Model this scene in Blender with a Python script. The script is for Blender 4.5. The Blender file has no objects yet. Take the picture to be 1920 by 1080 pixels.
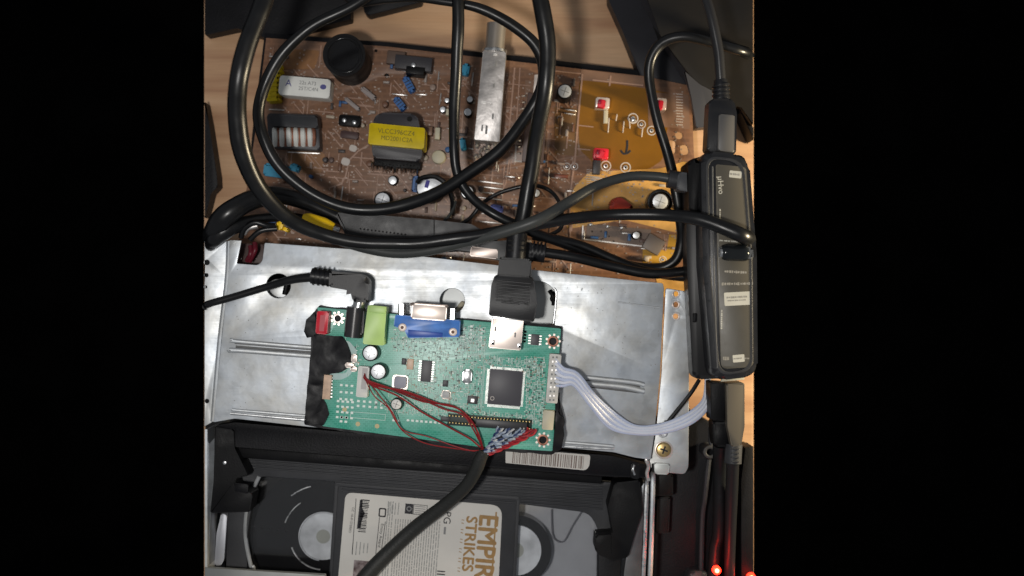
import bpy, bmesh, math, random
from mathutils import Vector, Matrix, noise
random.seed(7)
S = bpy.context.scene
H, F = 55.0, 2000.0            # camera height over the table (cm), focal length in photo pixels
# ---------------------------------------------------------------- camera
cam = bpy.data.cameras.new('camera'); co = bpy.data.objects.new('camera', cam)
S.collection.objects.link(co); S.camera = co
co.location = (0, 0, H); cam.sensor_width = 36; cam.lens = F / 1920 * 36
cam.dof.use_dof = True; cam.dof.focus_distance = 49.4; cam.dof.aperture_fstop = .062
cam.clip_start = .5; cam.clip_end = 500
# ---------------------------------------------------------------- light
W = bpy.data.worlds.new('World'); S.world = W; W.use_nodes = True
bg = W.node_tree.nodes['Background']
bg.inputs[0].default_value = (.92, .95, 1.0, 1); bg.inputs[1].default_value = .19
def lamp(name, loc, target, size, power, col):
    l = bpy.data.lights.new(name, 'AREA'); l.shape = 'DISK'; l.size = size; l.energy = power; l.color = col
    o = bpy.data.objects.new(name, l); S.collection.objects.link(o); o.location = loc
    o.rotation_euler = (Vector(target) - Vector(loc)).to_track_quat('-Z', 'Y').to_euler()
    return o
lamp('phone_light', (-9.5, -3.0, 57), (-3, -2.5, 4), 4.0, 12800, (1.0, .97, .93))
lamp('warm_side_fill', (32, 0, 9.5), (12, 0, 0), 5, 19000, (1.0, .83, .55))  # unseen warm light, added low at the right to brighten the wood there
S.view_settings.view_transform = 'Standard'; S.view_settings.look = 'None'
S.view_settings.exposure = 0; S.view_settings.gamma = 1
S.render.engine = 'CYCLES'
S.cycles.max_bounces = 6; S.cycles.transparent_max_bounces = 8

# ================================================================ helpers
COL = S.collection
def P(x, y, z=0.0):
    s = (H - z) / F
    return Vector(((x - 960) * s, -(y - 540) * s, z))
def K(z): return (H - z) / F
WP = {}
def thing(name, label, cat, loc, group=None):
    o = bpy.data.objects.new(name, None); COL.objects.link(o); o.location = loc
    o.empty_display_size = 1
    o['label'] = label; o['category'] = cat
    if group: o['group'] = group
    WP[o.name] = Vector(loc); return o
def tag(o, label, cat, group=None):
    o['label'] = label; o['category'] = cat
    if group: o['group'] = group
    return o
def link_mesh(name, me, mat, parent, origin):
    o = bpy.data.objects.new(name, me); COL.objects.link(o)
    if mat and not me.materials: me.materials.append(mat)
    pw = WP[parent.name] if parent else Vector((0, 0, 0))
    if parent: o.parent = parent
    o.location = origin - pw
    WP[o.name] = origin.copy(); return o
def mk(name, bm, mat, parent=None, smooth=True):
    me = bpy.data.meshes.new(name)
    if not bm.verts: bm.verts.new((0, 0, 0))
    xs = [v.co for v in bm.verts]
    lo = Vector((min(v.x for v in xs), min(v.y for v in xs), min(v.z for v in xs)))
    hi = Vector((max(v.x for v in xs), max(v.y for v in xs), max(v.z for v in xs)))
    c = Vector(((lo.x + hi.x) / 2, (lo.y + hi.y) / 2, lo.z))
    for v in bm.verts: v.co -= c
    bmesh.ops.recalc_face_normals(bm, faces=bm.faces)
    bm.to_mesh(me); bm.free()
    if smooth:
        for p in me.polygons: p.use_smooth = True
        me.set_sharp_from_angle(angle=math.radians(38))
    return link_mesh(name, me, mat, parent, c)
def rounded(pts, r, n=4):
    if not isinstance(r, (list, tuple)): r = [r] * len(pts)
    out = []; N = len(pts)
    for i in range(N):
        p = Vector(pts[i]); a = Vector(pts[i-1]); b = Vector(pts[(i+1) % N])
        u = a - p; v = b - p; lu, lv = u.length, v.length
        if r[i] <= 0 or lu < 1e-6 or lv < 1e-6: out.append(tuple(p)); continue
        d = min(r[i], lu * .48, lv * .48); p0 = p + u / lu * d; p1 = p + v / lv * d
        for k in range(n + 1):
            t = k / n; q = p0.lerp(p, t).lerp(p.lerp(p1, t), t); out.append((q.x, q.y))
    return out
def add_prism(bm, pts, z0, z1, bev=0.0, seg=2):
    """pts in photo pixels measured at height z1"""
    w = [P(x, y, z1) for x, y in pts]
    vb = [bm.verts.new((v.x, v.y, z0)) for v in w]; vt = [bm.verts.new((v.x, v.y, z1)) for v in w]
    n = len(w)
    try:
        bm.faces.new(vb[::-1]); top = bm.faces.new(vt)
    except ValueError: return
    for i in range(n):
        bm.faces.new((vb[i], vb[(i+1) % n], vt[(i+1) % n], vt[i]))
    if bev > 0:
        bmesh.ops.bevel(bm, geom=list(top.edges), offset=bev, segments=seg, affect='EDGES', profile=.5)
def prism(name, pts, z0, z1, mat, parent=None, bev=.03, r=0):
    if r: pts = rounded(pts, r)
    bm = bmesh.new(); add_prism(bm, pts, z0, z1, bev); return mk(name, bm, mat, parent)
def rect(cx, cy, w, h, a=5.0):
    c, s = math.cos(math.radians(a)), math.sin(math.radians(a))
    return [(cx + x * c - y * s, cy + x * s + y * c) for x, y in ((-w/2, -h/2), (w/2, -h/2), (w/2, h/2), (-w/2, h/2))]
def box(name, cx, cy, w, h, z0, z1, mat, parent=None, a=5.0, bev=.03, r=0):
    return prism(name, rect(cx, cy, w, h, a), z0, z1, mat, parent, bev, r)
def circ(cx, cy, r, n=32, sy=1.0):
    return [(cx + r * math.cos(2*math.pi*k/n), cy + r * sy * math.sin(2*math.pi*k/n)) for k in range(n)]
def cyl(name, cx, cy, r, z0, z1, mat, parent=None, bev=.04, n=28):
    return prism(name, circ(cx, cy, r, n), z0, z1, mat, parent, bev)
DG = None
def curve_mesh(name, loops, z0, z1, mat, parent=None, bev=0.0):
    """flat sheet with holes; loops in pixels at z1"""
    cu = bpy.data.curves.new(name, 'CURVE'); cu.dimensions = '2D'; cu.fill_mode = 'BOTH'
    cu.extrude = (z1 - z0) / 2 - bev; cu.bevel_depth = bev; cu.bevel_resolution = 2; cu.offset = -bev
    for L in loops:
        sp = cu.splines.new('POLY'); sp.points.add(len(L) - 1); sp.use_cyclic_u = True
        for q, (x, y) in zip(sp.points, L):
            v = P(x, y, z1); q.co = (v.x, v.y, 0, 1)
    o = bpy.data.objects.new(name, cu); COL.objects.link(o)
    me = bpy.data.meshes.new_from_object(o.evaluated_get(bpy.context.evaluated_depsgraph_get()))
    bpy.data.objects.remove(o); bpy.data.curves.remove(cu)
    bm = bmesh.new(); bm.from_mesh(me); bpy.data.meshes.remove(me)
    bmesh.ops.remove_doubles(bm, verts=bm.verts, dist=1e-5)
    for v in bm.verts: v.co.z += (z0 + z1) / 2
    return mk(name, bm, mat, parent)
def catmull(pts, n=10):
    out = []; N = len(pts); pts = [Vector(p) for p in pts]
    for i in range(N - 1):
        p0 = pts[max(i-1, 0)]; p1 = pts[i]; p2 = pts[i+1]; p3 = pts[min(i+2, N-1)]
        for k in range(n):
            t = k / n
            out.append(.5 * ((2*p1) + (p2-p0)*t + (2*p0-5*p1+4*p2-p3)*t*t + (3*p1-p0-3*p2+p3)*t**3))
    out.append(pts[-1]); return out
def add_tube(bm, pts, r, seg=12, n=10, smooth=True, flat=1.0):
    """pts are world points; r a number or a list over the control points"""
    rs = r if isinstance(r, (list, tuple)) else [r] * len(pts)
    if smooth and len(pts) > 2:
        q = catmull([(p[0], p[1], p[2]) for p in pts], n)
        rr = [rs[min(int(i/n), len(rs)-1)] * (1 - (i % n)/n) + rs[min(int(i/n)+1, len(rs)-1)] * ((i % n)/n) for i in range(len(q))]
    else: q = [Vector(p) for p in pts]; rr = rs
    t0 = (q[1] - q[0]).normalized(); up = Vector((0, 0, 1)) if abs(t0.z) < .9 else Vector((1, 0, 0))
    s = t0.cross(up).normalized(); rings = []
    for i, p in enumerate(q):
        t = (q[min(i+1, len(q)-1)] - q[max(i-1, 0)]).normalized()
        s = (s - t * s.dot(t)).normalized(); b = s.cross(t)
        rings.append([bm.verts.new(p + s * (rr[i] * math.cos(2*math.pi*k/seg)) + b * (rr[i] * flat * math.sin(2*math.pi*k/seg))) for k in range(seg)])
    for a, b in zip(rings, rings[1:]):
        for k in range(seg): bm.faces.new((a[k], a[(k+1) % seg], b[(k+1) % seg], b[k]))
    bm.faces.new(rings[0][::-1]); bm.faces.new(rings[-1])
def tube(name, pts, r, mat, parent=None, seg=12, n=10, px=True, smooth=True, flat=1.0):
    bm = bmesh.new(); add_tube(bm, [P(*p) for p in pts] if px else pts, r, seg, n, smooth, flat)
    return mk(name, bm, mat, parent)
def text(name, s, cx, cy, z, size_px, mat, parent, a=5.0, sx=1.0, bold=0.0):
    cu = bpy.data.curves.new(name, 'FONT'); cu.body = s; cu.size = size_px * K(z) * 1.38; cu.align_x = 'CENTER'; cu.align_y = 'CENTER'
    cu.extrude = .002; cu.resolution_u = 3
    o = bpy.data.objects.new(name, cu); COL.objects.link(o)
    me = bpy.data.meshes.new_from_object(o.evaluated_get(bpy.context.evaluated_depsgraph_get()))
    bpy.data.objects.remove(o); bpy.data.curves.remove(cu)
    M = Matrix.Translation(P(cx, cy, z)) @ Matrix.Rotation(-math.radians(a), 4, 'Z') @ Matrix.Diagonal((sx, 1, 1, 1))
    bm = bmesh.new(); bm.from_mesh(me); 
    if bold:
        b2 = bm.copy()
        for k, (dx, dy) in enumerate(((bold, 0), (-bold, 0), (0, bold), (0, -bold))):
            t = b2.copy(); t.transform(Matrix.Translation((dx, dy, .0006 * (k + 1)))); m2 = bpy.data.meshes.new('t'); t.to_mesh(m2); bm.from_mesh(m2); bpy.data.meshes.remove(m2); t.free()
        b2.free()
    bpy.data.meshes.remove(me); bm.transform(M)
    return mk(name, bm, mat, parent, smooth=False)
# ---------------------------------------------------------------- materials
MC = {}
def mat(name, col, rough=.5, metal=0.0, var=.0, scale=1.0, bump=0.0, bscale=8.0, spec=.36, emit=None, estr=0, coat=0.0, col2=None, stretch=None, rvar=0.0):
    if name in MC: return MC[name]
    m = bpy.data.materials.new(name); m.use_nodes = True; nt = m.node_tree; N = nt.nodes; L = nt.links
    b = N['Principled BSDF']; b.inputs['Base Color'].default_value = (*col, 1); b.inputs['Roughness'].default_value = rough
    b.inputs['Metallic'].default_value = metal; b.inputs['Specular IOR Level'].default_value = spec
    b.inputs['Coat Weight'].default_value = coat; b.inputs['Coat Roughness'].default_value = .15
    tc = N.new('ShaderNodeTexCoord'); mp = N.new('ShaderNodeMapping'); L.new(tc.outputs['Object'], mp.inputs[0])
    if stretch: mp.inputs['Scale'].default_value = stretch
    if var or col2:
        n1 = N.new('ShaderNodeTexNoise'); n1.inputs['Scale'].default_value = scale; n1.inputs['Detail'].default_value = 6; L.new(mp.outputs[0], n1.inputs[0])
        rp = N.new('ShaderNodeValToRGB'); L.new(n1.outputs[0], rp.inputs[0])
        rp.color_ramp.elements[0].position = .32; rp.color_ramp.elements[1].position = .68
        c2 = col2 or tuple(min(1, c * (1 + var)) for c in col); c1 = col if col2 else tuple(c * (1 - var) for c in col)
        rp.color_ramp.elements[0].color = (*c1, 1); rp.color_ramp.elements[1].color = (*c2, 1)
        L.new(rp.outputs[0], b.inputs['Base Color'])
    if rvar:
        n3 = N.new('ShaderNodeTexNoise'); n3.inputs['Scale'].default_value = scale * 1.7; n3.inputs['Detail'].default_value = 5; L.new(mp.outputs[0], n3.inputs[0])
        mr = N.new('ShaderNodeMapRange'); mr.inputs[1].default_value = .3; mr.inputs[2].default_value = .7
        mr.inputs[3].default_value = max(.03, rough - rvar); mr.inputs[4].default_value = rough + rvar
        L.new(n3.outputs[0], mr.inputs[0]); L.new(mr.outputs[0], b.inputs['Roughness'])
    if bump:
        n2 = N.new('ShaderNodeTexNoise'); n2.inputs['Scale'].default_value = bscale; n2.inputs['Detail'].default_value = 4; L.new(mp.outputs[0], n2.inputs[0])
        bp = N.new('ShaderNodeBump'); bp.inputs['Strength'].default_value = bump; bp.inputs['Distance'].default_value = .05
        L.new(n2.outputs[0], bp.inputs['Height']); L.new(bp.outputs[0], b.inputs['Normal'])
    if emit: b.inputs['Emission Color'].default_value = (*emit, 1); b.inputs['Emission Strength'].default_value = estr
    MC[name] = m; return m
blk = mat('black_rubber', (.0045, .0048, .0056), .34, spec=.42, bump=.04, bscale=3, rvar=.06, var=.3)
blkm = mat('black_matt_plastic', (.0032, .0032, .004), .5, spec=.16, bump=.15, bscale=14, var=.35, rvar=.12, scale=.8)
greyc = mat('grey_rubber', (.045, .048, .047), .42, bump=.1, bscale=3)
plug = mat('plug_plastic', (.011, .0115, .014), .40, spec=.3, bump=.15, bscale=20)
dgrey = mat('dark_grey_plastic', (.028, .029, .033), .5, bump=.2, bscale=18, var=.2)
hous = mat('housing_plastic', (.0055, .0055, .007), .5, spec=.16, bump=.25, bscale=12, var=.3)
steel = mat('bright_steel', (.62, .63, .64), .32, 1.0, var=.12, scale=2, rvar=.1)
tin = mat('tinned_metal', (.72, .70, .68), .4, .7, var=.15, scale=5)
white = mat('white_plastic', (.72, .72, .68), .45, bump=.1, var=.05)
paper = mat('label_paper', (.62, .60, .56), .55, var=.05, scale=.6)
red = mat('red_plastic', (.62, .02, .04), .35, var=.2)
redw = mat('red_wire', (.24, .012, .016), .4)
blue = mat('blue_plastic', (.06, .20, .60), .35, var=.25, scale=1.5)
sky = mat('blue_component', (.02, .22, .36), .4)
blueR = mat('blue_resistor', (.03, .12, .34), .4)
yel = mat('yellow_tape', (.62, .46, .0), .38, var=.12, scale=2, bump=.08)
ylw = mat('yellow_plastic', (.95, .60, .01), .35)
lime = mat('lime_plastic', (.44, .64, .22), .4, var=.1)
brass = mat('brass', (.62, .45, .2), .35, .9, var=.2, scale=6)
copper = mat('copper_winding', (.33, .14, .09), .4, .3, var=.3, scale=5)
ink = mat('black_ink', (.015, .015, .02), .6)
gold = mat('gold_ink', (.33, .19, .065), .5, var=.15, scale=3)
inkgrey = mat('grey_ink', (.22, .22, .22), .6)
chip = mat('chip_epoxy', (.035, .033, .038), .42, bump=.1, bscale=30)
hole = mat('deep_black', (.004, .004, .004), .8)
capt = mat('capacitor_aluminium', (.75, .77, .80), .38, .55, var=.08, scale=4, bump=.1)
wirew = mat('pale_blue_wire', (.74, .77, .86), .45, var=.05)
cream = mat('cream_plastic', (.52, .48, .36), .5)
silk = mat('silkscreen_ink', (.55, .5, .46), .6)
tapeblk = mat('black_tape', (.005, .005, .007), .5, spec=.2, bump=.3, bscale=1.6, rvar=.12, var=.4, scale=1.2)
gtape = mat('wound_tape', (.008, .008, .009), .14, rvar=.05)
reelw = mat('reel_white', (.52, .54, .57), .35, var=.30, scale=.9, bump=.2, bscale=2)
winl = mat('pale_window_backing', (.33, .34, .37), .5, var=.06)
pearl = mat('pinkish_reflective_metal', (.80, .70, .64), .35, .5, var=.06, scale=3)

def chassis_mat():
    m = bpy.data.materials.new('galvanised_sheet'); m.use_nodes = True; N = m.node_tree.nodes; L = m.node_tree.links; b = N['Principled BSDF']
    tc = N.new('ShaderNodeTexCoord')
    v = N.new('ShaderNodeTexVoronoi'); v.inputs['Scale'].default_value = 3.2
    n0 = N.new('ShaderNodeTexNoise'); n0.inputs['Scale'].default_value = .8; n0.inputs['Detail'].default_value = 3
    mx = N.new('ShaderNodeMix'); mx.data_type = 'VECTOR'; mx.inputs[0].default_value = .25
    L.new(tc.outputs['Object'], mx.inputs[4]); L.new(n0.outputs['Color'], mx.inputs[5]); L.new(tc.outputs['Object'], n0.inputs[0]); L.new(mx.outputs[1], v.inputs[0])
    n = N.new('ShaderNodeTexNoise'); n.inputs['Scale'].default_value = .35; n.inputs['Detail'].default_value = 7; n.inputs['Roughness'].default_value = .6; L.new(tc.outputs['Object'], n.inputs[0])
    rp = N.new('ShaderNodeValToRGB'); L.new(n.outputs[0], rp.inputs[0]); rp.color_ramp.elements[0].position = .36; rp.color_ramp.elements[1].position = .64
    rp.color_ramp.elements[0].color = (.50, .50, .48, 1); rp.color_ramp.elements[1].color = (.60, .645, .70, 1)
    m2 = N.new('ShaderNodeMix'); m2.data_type = 'RGBA'; m2.blend_type = 'MULTIPLY'; m2.inputs[0].default_value = .13
    bw = N.new('ShaderNodeRGBToBW'); L.new(v.outputs['Color'], bw.inputs[0]); L.new(rp.outputs[0], m2.inputs[6]); L.new(bw.outputs[0], m2.inputs[7]); L.new(m2.outputs[2], b.inputs['Base Color'])
    mr = N.new('ShaderNodeMapRange'); mr.inputs[1].default_value = .3; mr.inputs[2].default_value = .7; mr.inputs[3].default_value = .42; mr.inputs[4].default_value = .56
    n4 = N.new('ShaderNodeTexNoise'); n4.inputs['Scale'].default_value = 1.1; n4.inputs['Detail'].default_value = 6; L.new(tc.outputs['Object'], n4.inputs[0])
    L.new(n4.outputs[0], mr.inputs[0]); L.new(mr.outputs[0], b.inputs['Roughness'])
    bp = N.new('ShaderNodeBump'); bp.inputs['Strength'].default_value = .09; bp.inputs['Distance'].default_value = .25
    L.new(n0.outputs[0], bp.inputs['Height']); L.new(bp.outputs[0], b.inputs['Normal'])
    mp = N.new('ShaderNodeMapping'); mp.inputs['Rotation'].default_value = (0, 0, math.radians(5)); mp.inputs['Scale'].default_value = (.5, 16, 1); L.new(tc.outputs['Object'], mp.inputs[0])
    n5 = N.new('ShaderNodeTexNoise'); n5.inputs['Scale'].default_value = 1; n5.inputs['Detail'].default_value = 6; L.new(mp.outputs[0], n5.inputs[0])
    ad = N.new('ShaderNodeMath'); ad.operation = 'MULTIPLY_ADD'; ad.inputs[1].default_value = .13; L.new(n5.outputs[0], ad.inputs[0]); L.new(mr.outputs[0], ad.inputs[2])
    mr.inputs[3].default_value -= .12; mr.inputs[4].default_value -= .08; L.new(ad.outputs[0], b.inputs['Roughness'])
    b.inputs['Metallic'].default_value = .72
    return m
sheet = chassis_mat()
def wood_mat():
    m = bpy.data.materials.new('oak_laminate'); m.use_nodes = True; N = m.node_tree.nodes; L = m.node_tree.links; b = N['Principled BSDF']
    tc = N.new('ShaderNodeTexCoord'); mp = N.new('ShaderNodeMapping'); mp.inputs['Rotation'].default_value = (0, 0, math.radians(-12)); mp.inputs['Scale'].default_value = (.09, .9, 1)
    L.new(tc.outputs['Object'], mp.inputs[0])
    n = N.new('ShaderNodeTexNoise'); n.inputs['Scale'].default_value = 1.0; n.inputs['Detail'].default_value = 8; n.inputs['Distortion'].default_value = .6; L.new(mp.outputs[0], n.inputs[0])
    rp = N.new('ShaderNodeValToRGB'); L.new(n.outputs[0], rp.inputs[0]); e = rp.color_ramp.elements
    e[0].position = .3; e[0].color = (.48, .265, .15, 1); e[1].position = .7; e[1].color = (.70, .46, .28, 1); k = e.new(.5); k.color = (.62, .38, .22, 1)
    L.new(rp.outputs[0], b.inputs['Base Color']); b.inputs['Roughness'].default_value = .45
    mp2 = N.new('ShaderNodeMapping'); mp2.inputs['Rotation'].default_value = (0, 0, math.radians(-12)); mp2.inputs['Scale'].default_value = (.6, 14, 1); L.new(tc.outputs['Object'], mp2.inputs[0])
    n2 = N.new('ShaderNodeTexNoise'); n2.inputs['Scale'].default_value = 1; n2.inputs['Detail'].default_value = 5; L.new(mp2.outputs[0], n2.inputs[0])
    mx = N.new('ShaderNodeMix'); mx.data_type = 'RGBA'; mx.blend_type = 'MULTIPLY'; mx.inputs[0].default_value = .25
    L.new(rp.outputs[0], mx.inputs[6]); L.new(n2.outputs[0], mx.inputs[7]); L.new(mx.outputs[2], b.inputs['Base Color'])
    return m
wood = wood_mat()
def board_mat(name, base, trace, pale, s1, mixv):
    """printed board: tracks from a stepped pattern, fine pale specks"""
    m = bpy.data.materials.new(name); m.use_nodes = True; N = m.node_tree.nodes; L = m.node_tree.links; b = N['Principled BSDF']
    tc = N.new('ShaderNodeTexCoord'); br = N.new('ShaderNodeTexBrick'); L.new(tc.outputs['Object'], br.inputs[0])
    br.inputs['Scale'].default_value = s1; br.inputs['Mortar Size'].default_value = .05; br.inputs['Bias'].default_value = 0
    br.inputs['Color1'].default_value = (*base, 1); br.inputs['Color2'].default_value = (*trace, 1); br.inputs['Mortar'].default_value = (*[c * 1.25 for c in trace], 1)
    n0 = N.new('ShaderNodeTexNoise'); n0.inputs['Scale'].default_value = s1 * .5; n0.inputs['Detail'].default_value = 0; L.new(tc.outputs['Object'], n0.inputs[0])
    n = N.new('ShaderNodeTexNoise'); n.inputs['Scale'].default_value = .55; n.inputs['Detail'].default_value = 4; L.new(tc.outputs['Object'], n.inputs[0])
    rp = N.new('ShaderNodeValToRGB'); L.new(n.outputs[0], rp.inputs[0]); rp.color_ramp.elements[0].position = .35; rp.color_ramp.elements[1].position = .7
    rp.color_ramp.elements[0].color = (*base, 1); rp.color_ramp.elements[1].color = (*pale, 1)
    mx = N.new('ShaderNodeMix'); mx.data_type = 'RGBA'; mx.inputs[0].default_value = mixv; L.new(rp.outputs[0], mx.inputs[6]); L.new(br.outputs[0], mx.inputs[7])
    L.new(mx.outputs[2], b.inputs['Base Color']); b.inputs['Roughness'].default_value = .32; b.inputs['Specular IOR Level'].default_value = .5
    return m
brownpcb = board_mat('phenolic_board', (.150, .070, .038), (.20, .098, .052), (.22, .132, .086), .9, .45)
amber = mat('bare_amber_board', (.20, .085, .004), .32, var=.18, scale=.5)
amber2 = mat('lit_amber_board', (.56, .31, .09), .3, var=.3, scale=.9)  # paler amber: light through the translucent board is put into the colour
brownlite = mat('brown_copper_patch', (.20, .115, .075), .35, var=.15, scale=.8)
brownline = mat('pale_track_line', (.36, .22, .16), .4, var=.15)
greenpcb = board_mat('green_solder_mask', (.014, .28, .18), (.10, .44, .34), (.26, .50, .44), 2.6, .45)
greenpale = mat('residue_glare_teal', (.34, .50, .48), .4, var=.15)
# ================================================================ SETTING
bm = bmesh.new(); add_prism(bm, [(-6000, -6000), (8000, -6000), (8000, 7000), (-6000, 7000)], -73, -72)
fl = mk('floor', bm, mat('dark_floor', (.0015, .0015, .0016), 1.0, var=.2, scale=.2, spec=0.0)); fl['kind'] = 'structure'
tb = thing('wooden_table', 'light oak table top under all the electronics, cables and boards', 'table', (-1.5, 0, -72))
bm = bmesh.new(); add_prism(bm, rounded([(383, -160), (1413, -160), (1413, 1240), (383, 1240)], 10), -2.4, 0, .06); mk('tabletop', bm, wood, tb)
for x, y in ((420, -120), (1376, -120), (420, 1200), (1376, 1200)):
    c = P(x, y, 0); bm = bmesh.new(); bmesh.ops.create_cube(bm, size=1, matrix=Matrix.Translation((c.x, c.y, -37.2)) @ Matrix.Diagonal((2.4, 2.4, 69.4, 1)))
    mk('leg', bm, wood, tb)

# ================================================================ BROWN BOARD
BT = 1.25
brd = thing('power_supply_board', 'large brown and amber circuit board with old through-hole parts behind the metal deck', 'circuit board', P(890, 300, 0))
outline = [(499, 71), (725, 87), (1000, 119), (1210, 143), (1291, 160), (1297, 190), (1302, 300), (1290, 470), (1286, 585), (1230, 590), (440, 500), (455, 400), (480, 240)]
prism('tray_rim', [(496, 62), (725, 79), (1000, 108), (1212, 133), (1230, 150), (1230, 560), (450, 480), (474, 240)], .25, BT - .2, hous, brd, .04)
slots = [rounded(rect(1260, 276, 13, 26, 3), 6), circ(1273, 254, 7, 16), rounded(rect(1283, 281, 15, 19, -10), 7), circ(1261, 189, 4, 12), circ(1276, 235, 4, 12), circ(725, 142, 4.5, 12), circ(705, 95, 3, 10)]
curve_mesh('board', [outline] + slots, BT - .16, BT, brownpcb, brd, .01)
PZ = [.004]
def patch(pts, m, name='bare_patch', r=0, dz=.008):
    PZ[0] += .0011; dz = PZ[0]
    prism(name, pts, BT - .02, BT + dz, m, brd, 0, r)
patch([(1086, 150), (1130, 154), (1212, 166), (1262, 176), (1250, 250), (1243, 300), (1215, 318), (1170, 320), (1120, 312), (1086, 280), (1084, 214)], amber, r=10)
patch([(1040, 200), (1084, 204), (1084, 292), (1040, 290)], mat('brown_amber_patch', (.16, .082, .03), .35, var=.2), dz=.006)
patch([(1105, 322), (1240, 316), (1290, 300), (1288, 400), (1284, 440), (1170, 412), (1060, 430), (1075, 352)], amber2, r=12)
patch([(1205, 440), (1282, 440), (1276, 480), (1252, 498), (1205, 500)], mat('yellow_amber_board', (.42, .23, .03), .3, var=.2), dz=.009, r=8)
patch([(1095, 425), (1255, 440), (1250, 470), (1093, 452)], brownlite, r=2)
patch([(1214, 172), (1291, 178), (1294, 242), (1216, 236)], brownlite, r=2)
patch([(985, 150), (1030, 152), (1026, 300), (980, 305)], brownlite, dz=.007)
patch([(1090, 130), (1210, 145), (1205, 162), (1088, 150)], brownlite, dz=.011)
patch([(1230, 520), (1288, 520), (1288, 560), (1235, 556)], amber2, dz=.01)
for p in ([(520, 90), (600, 95), (590, 130), (530, 130)], [(540, 240), (610, 290), (600, 330), (540, 320)]):
    patch(p, mat('orange_board', (.22, .10, .035), .4, var=.3, scale=1.5), r=6)
# printed lines and bare links, each seen ones individually
def line(pts, w=2.0, m=brownline, name='track'):
    bm = bmesh.new()
    for (x0, y0), (x1, y1) in zip(pts, pts[1:]):
        d = math.hypot(x1-x0, y1-y0); a = math.degrees(math.atan2(y1-y0, x1-x0))
        add_prism(bm, rect((x0+x1)/2, (y0+y1)/2, d + w*.9, w, a), BT - .01, BT + .024 + random.random()*.004)
    return mk(name, bm, m, brd, smooth=False)
line([(1092, 140), (1085, 214), (1078, 300), (1068, 372), (1070, 470)], 3)
line([(1085, 235), (1112, 238)], 2); line([(1083, 279), (1106, 281)], 2); line([(1112, 150), (1205, 160)], 2.5); line([(1145, 143), (1143, 160)], 3)
line([(965, 128), (953, 262)], 3); line([(975, 128), (966, 270)], 2); line([(1032, 132), (1088, 138)], 2.5)
line([(966, 302), (990, 304)], 2.5, silk); line([(968, 264), (966, 303)], 3, silk)
line([(955, 300), (948, 345), (944, 352)], 2); line([(1093, 424), (1092, 448), (1240, 466)], 2.2, tin)
line([(1245, 440), (1248, 470)], 1.5)
line([(690, 272), (672, 283), (655, 300), (648, 330), (640, 345), (618, 352)], 2.5); line([(655, 336), (705, 340)], 1.6); line([(655, 336), (655, 362)], 1.6)
line([(870, 255), (875, 290), (895, 300)], 3.5, brownline)
for i, (x, y) in enumerate(((898, 340), (900, 350), (898, 360), (897, 370))):
    tube('jumper_wire', [(x, y, BT), (x+3, y, BT+.12), (x+40, y+4.5, BT+.12), (x+43, y+5, BT)], .035, tin, brd, 6, 3)
for x0, y0, x1, y1 in ((1060, 205, 1080, 208), (1058, 212, 1078, 215), (735, 176, 764, 179), (540, 285, 600, 288), (690, 215, 702, 210), (1108, 332, 1130, 335), (1108, 336, 1128, 340),
                       (903, 400, 945, 402), (900, 415, 940, 419), (1010, 398, 1030, 400), (1180, 222, 1181, 240), (1205, 240, 1203, 256), (1157, 215, 1155, 226), (1142, 222, 1140, 248), (1170, 228, 1168, 248), (1030, 315, 1028, 345)):
    tube('jumper_wire', [(x0, y0, BT), (x0*.9+x1*.1, y0*.9+y1*.1, BT+.1), (x0*.1+x1*.9, y0*.1+y1*.9, BT+.1), (x1, y1, BT)], .03, tin if x0 < 1100 else silk, brd, 6, 3)
for i in range(24): # comb of printed ticks at the far right and below the toggle
    line([(1268, 176 + i*2.6), (1280, 177 + i*2.6)], .9, silk, 'printed_tick') if i % 2 == 0 else None
for i in range(9): line([(1100, 318 + i*4), (1124, 320 + i*4)], .9, silk, 'printed_tick')
# ringed pads
def ring(cx, cy, r, m=silk, ri=.45, z=BT, parent=brd, name='ring_pad', eyelet=True):
    o = curve_mesh(name, [circ(cx, cy, r, 24), circ(cx, cy, r*.8, 24)], z - .01, z + .012, m, parent)
    if eyelet:
        cyl('eyelet', cx, cy, r*.42, z-.01, z+.03, tin, o, .01, 14); cyl('eyelet_hole', cx, cy, r*.24, z, z+.034, hole, o, 0, 10)
for x, y, r in ((1187, 222, 10), (1136, 311, 10), (1173, 314, 10), (1222, 245, 9), (1203, 233, 8), (1063, 312, 7), (1077, 312, 7), (1243, 487, 7)): ring(x, y, r)
cyl('solder_ball', 1188, 224, 5, BT, BT+.15, steel, brd, .12, 16)
# marker hook
tube('marker_stroke', [(1176, 263, BT+.012), (1176, 275, BT+.012), (1174, 287, BT+.012)], .055, ink, brd, 6, 4, flat=.2)
tube('marker_stroke', [(1164, 282, BT+.013), (1169, 288, BT+.013), (1177, 287, BT+.013), (1182, 282, BT+.013)], .05, ink, brd, 6, 4, flat=.2)
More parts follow.
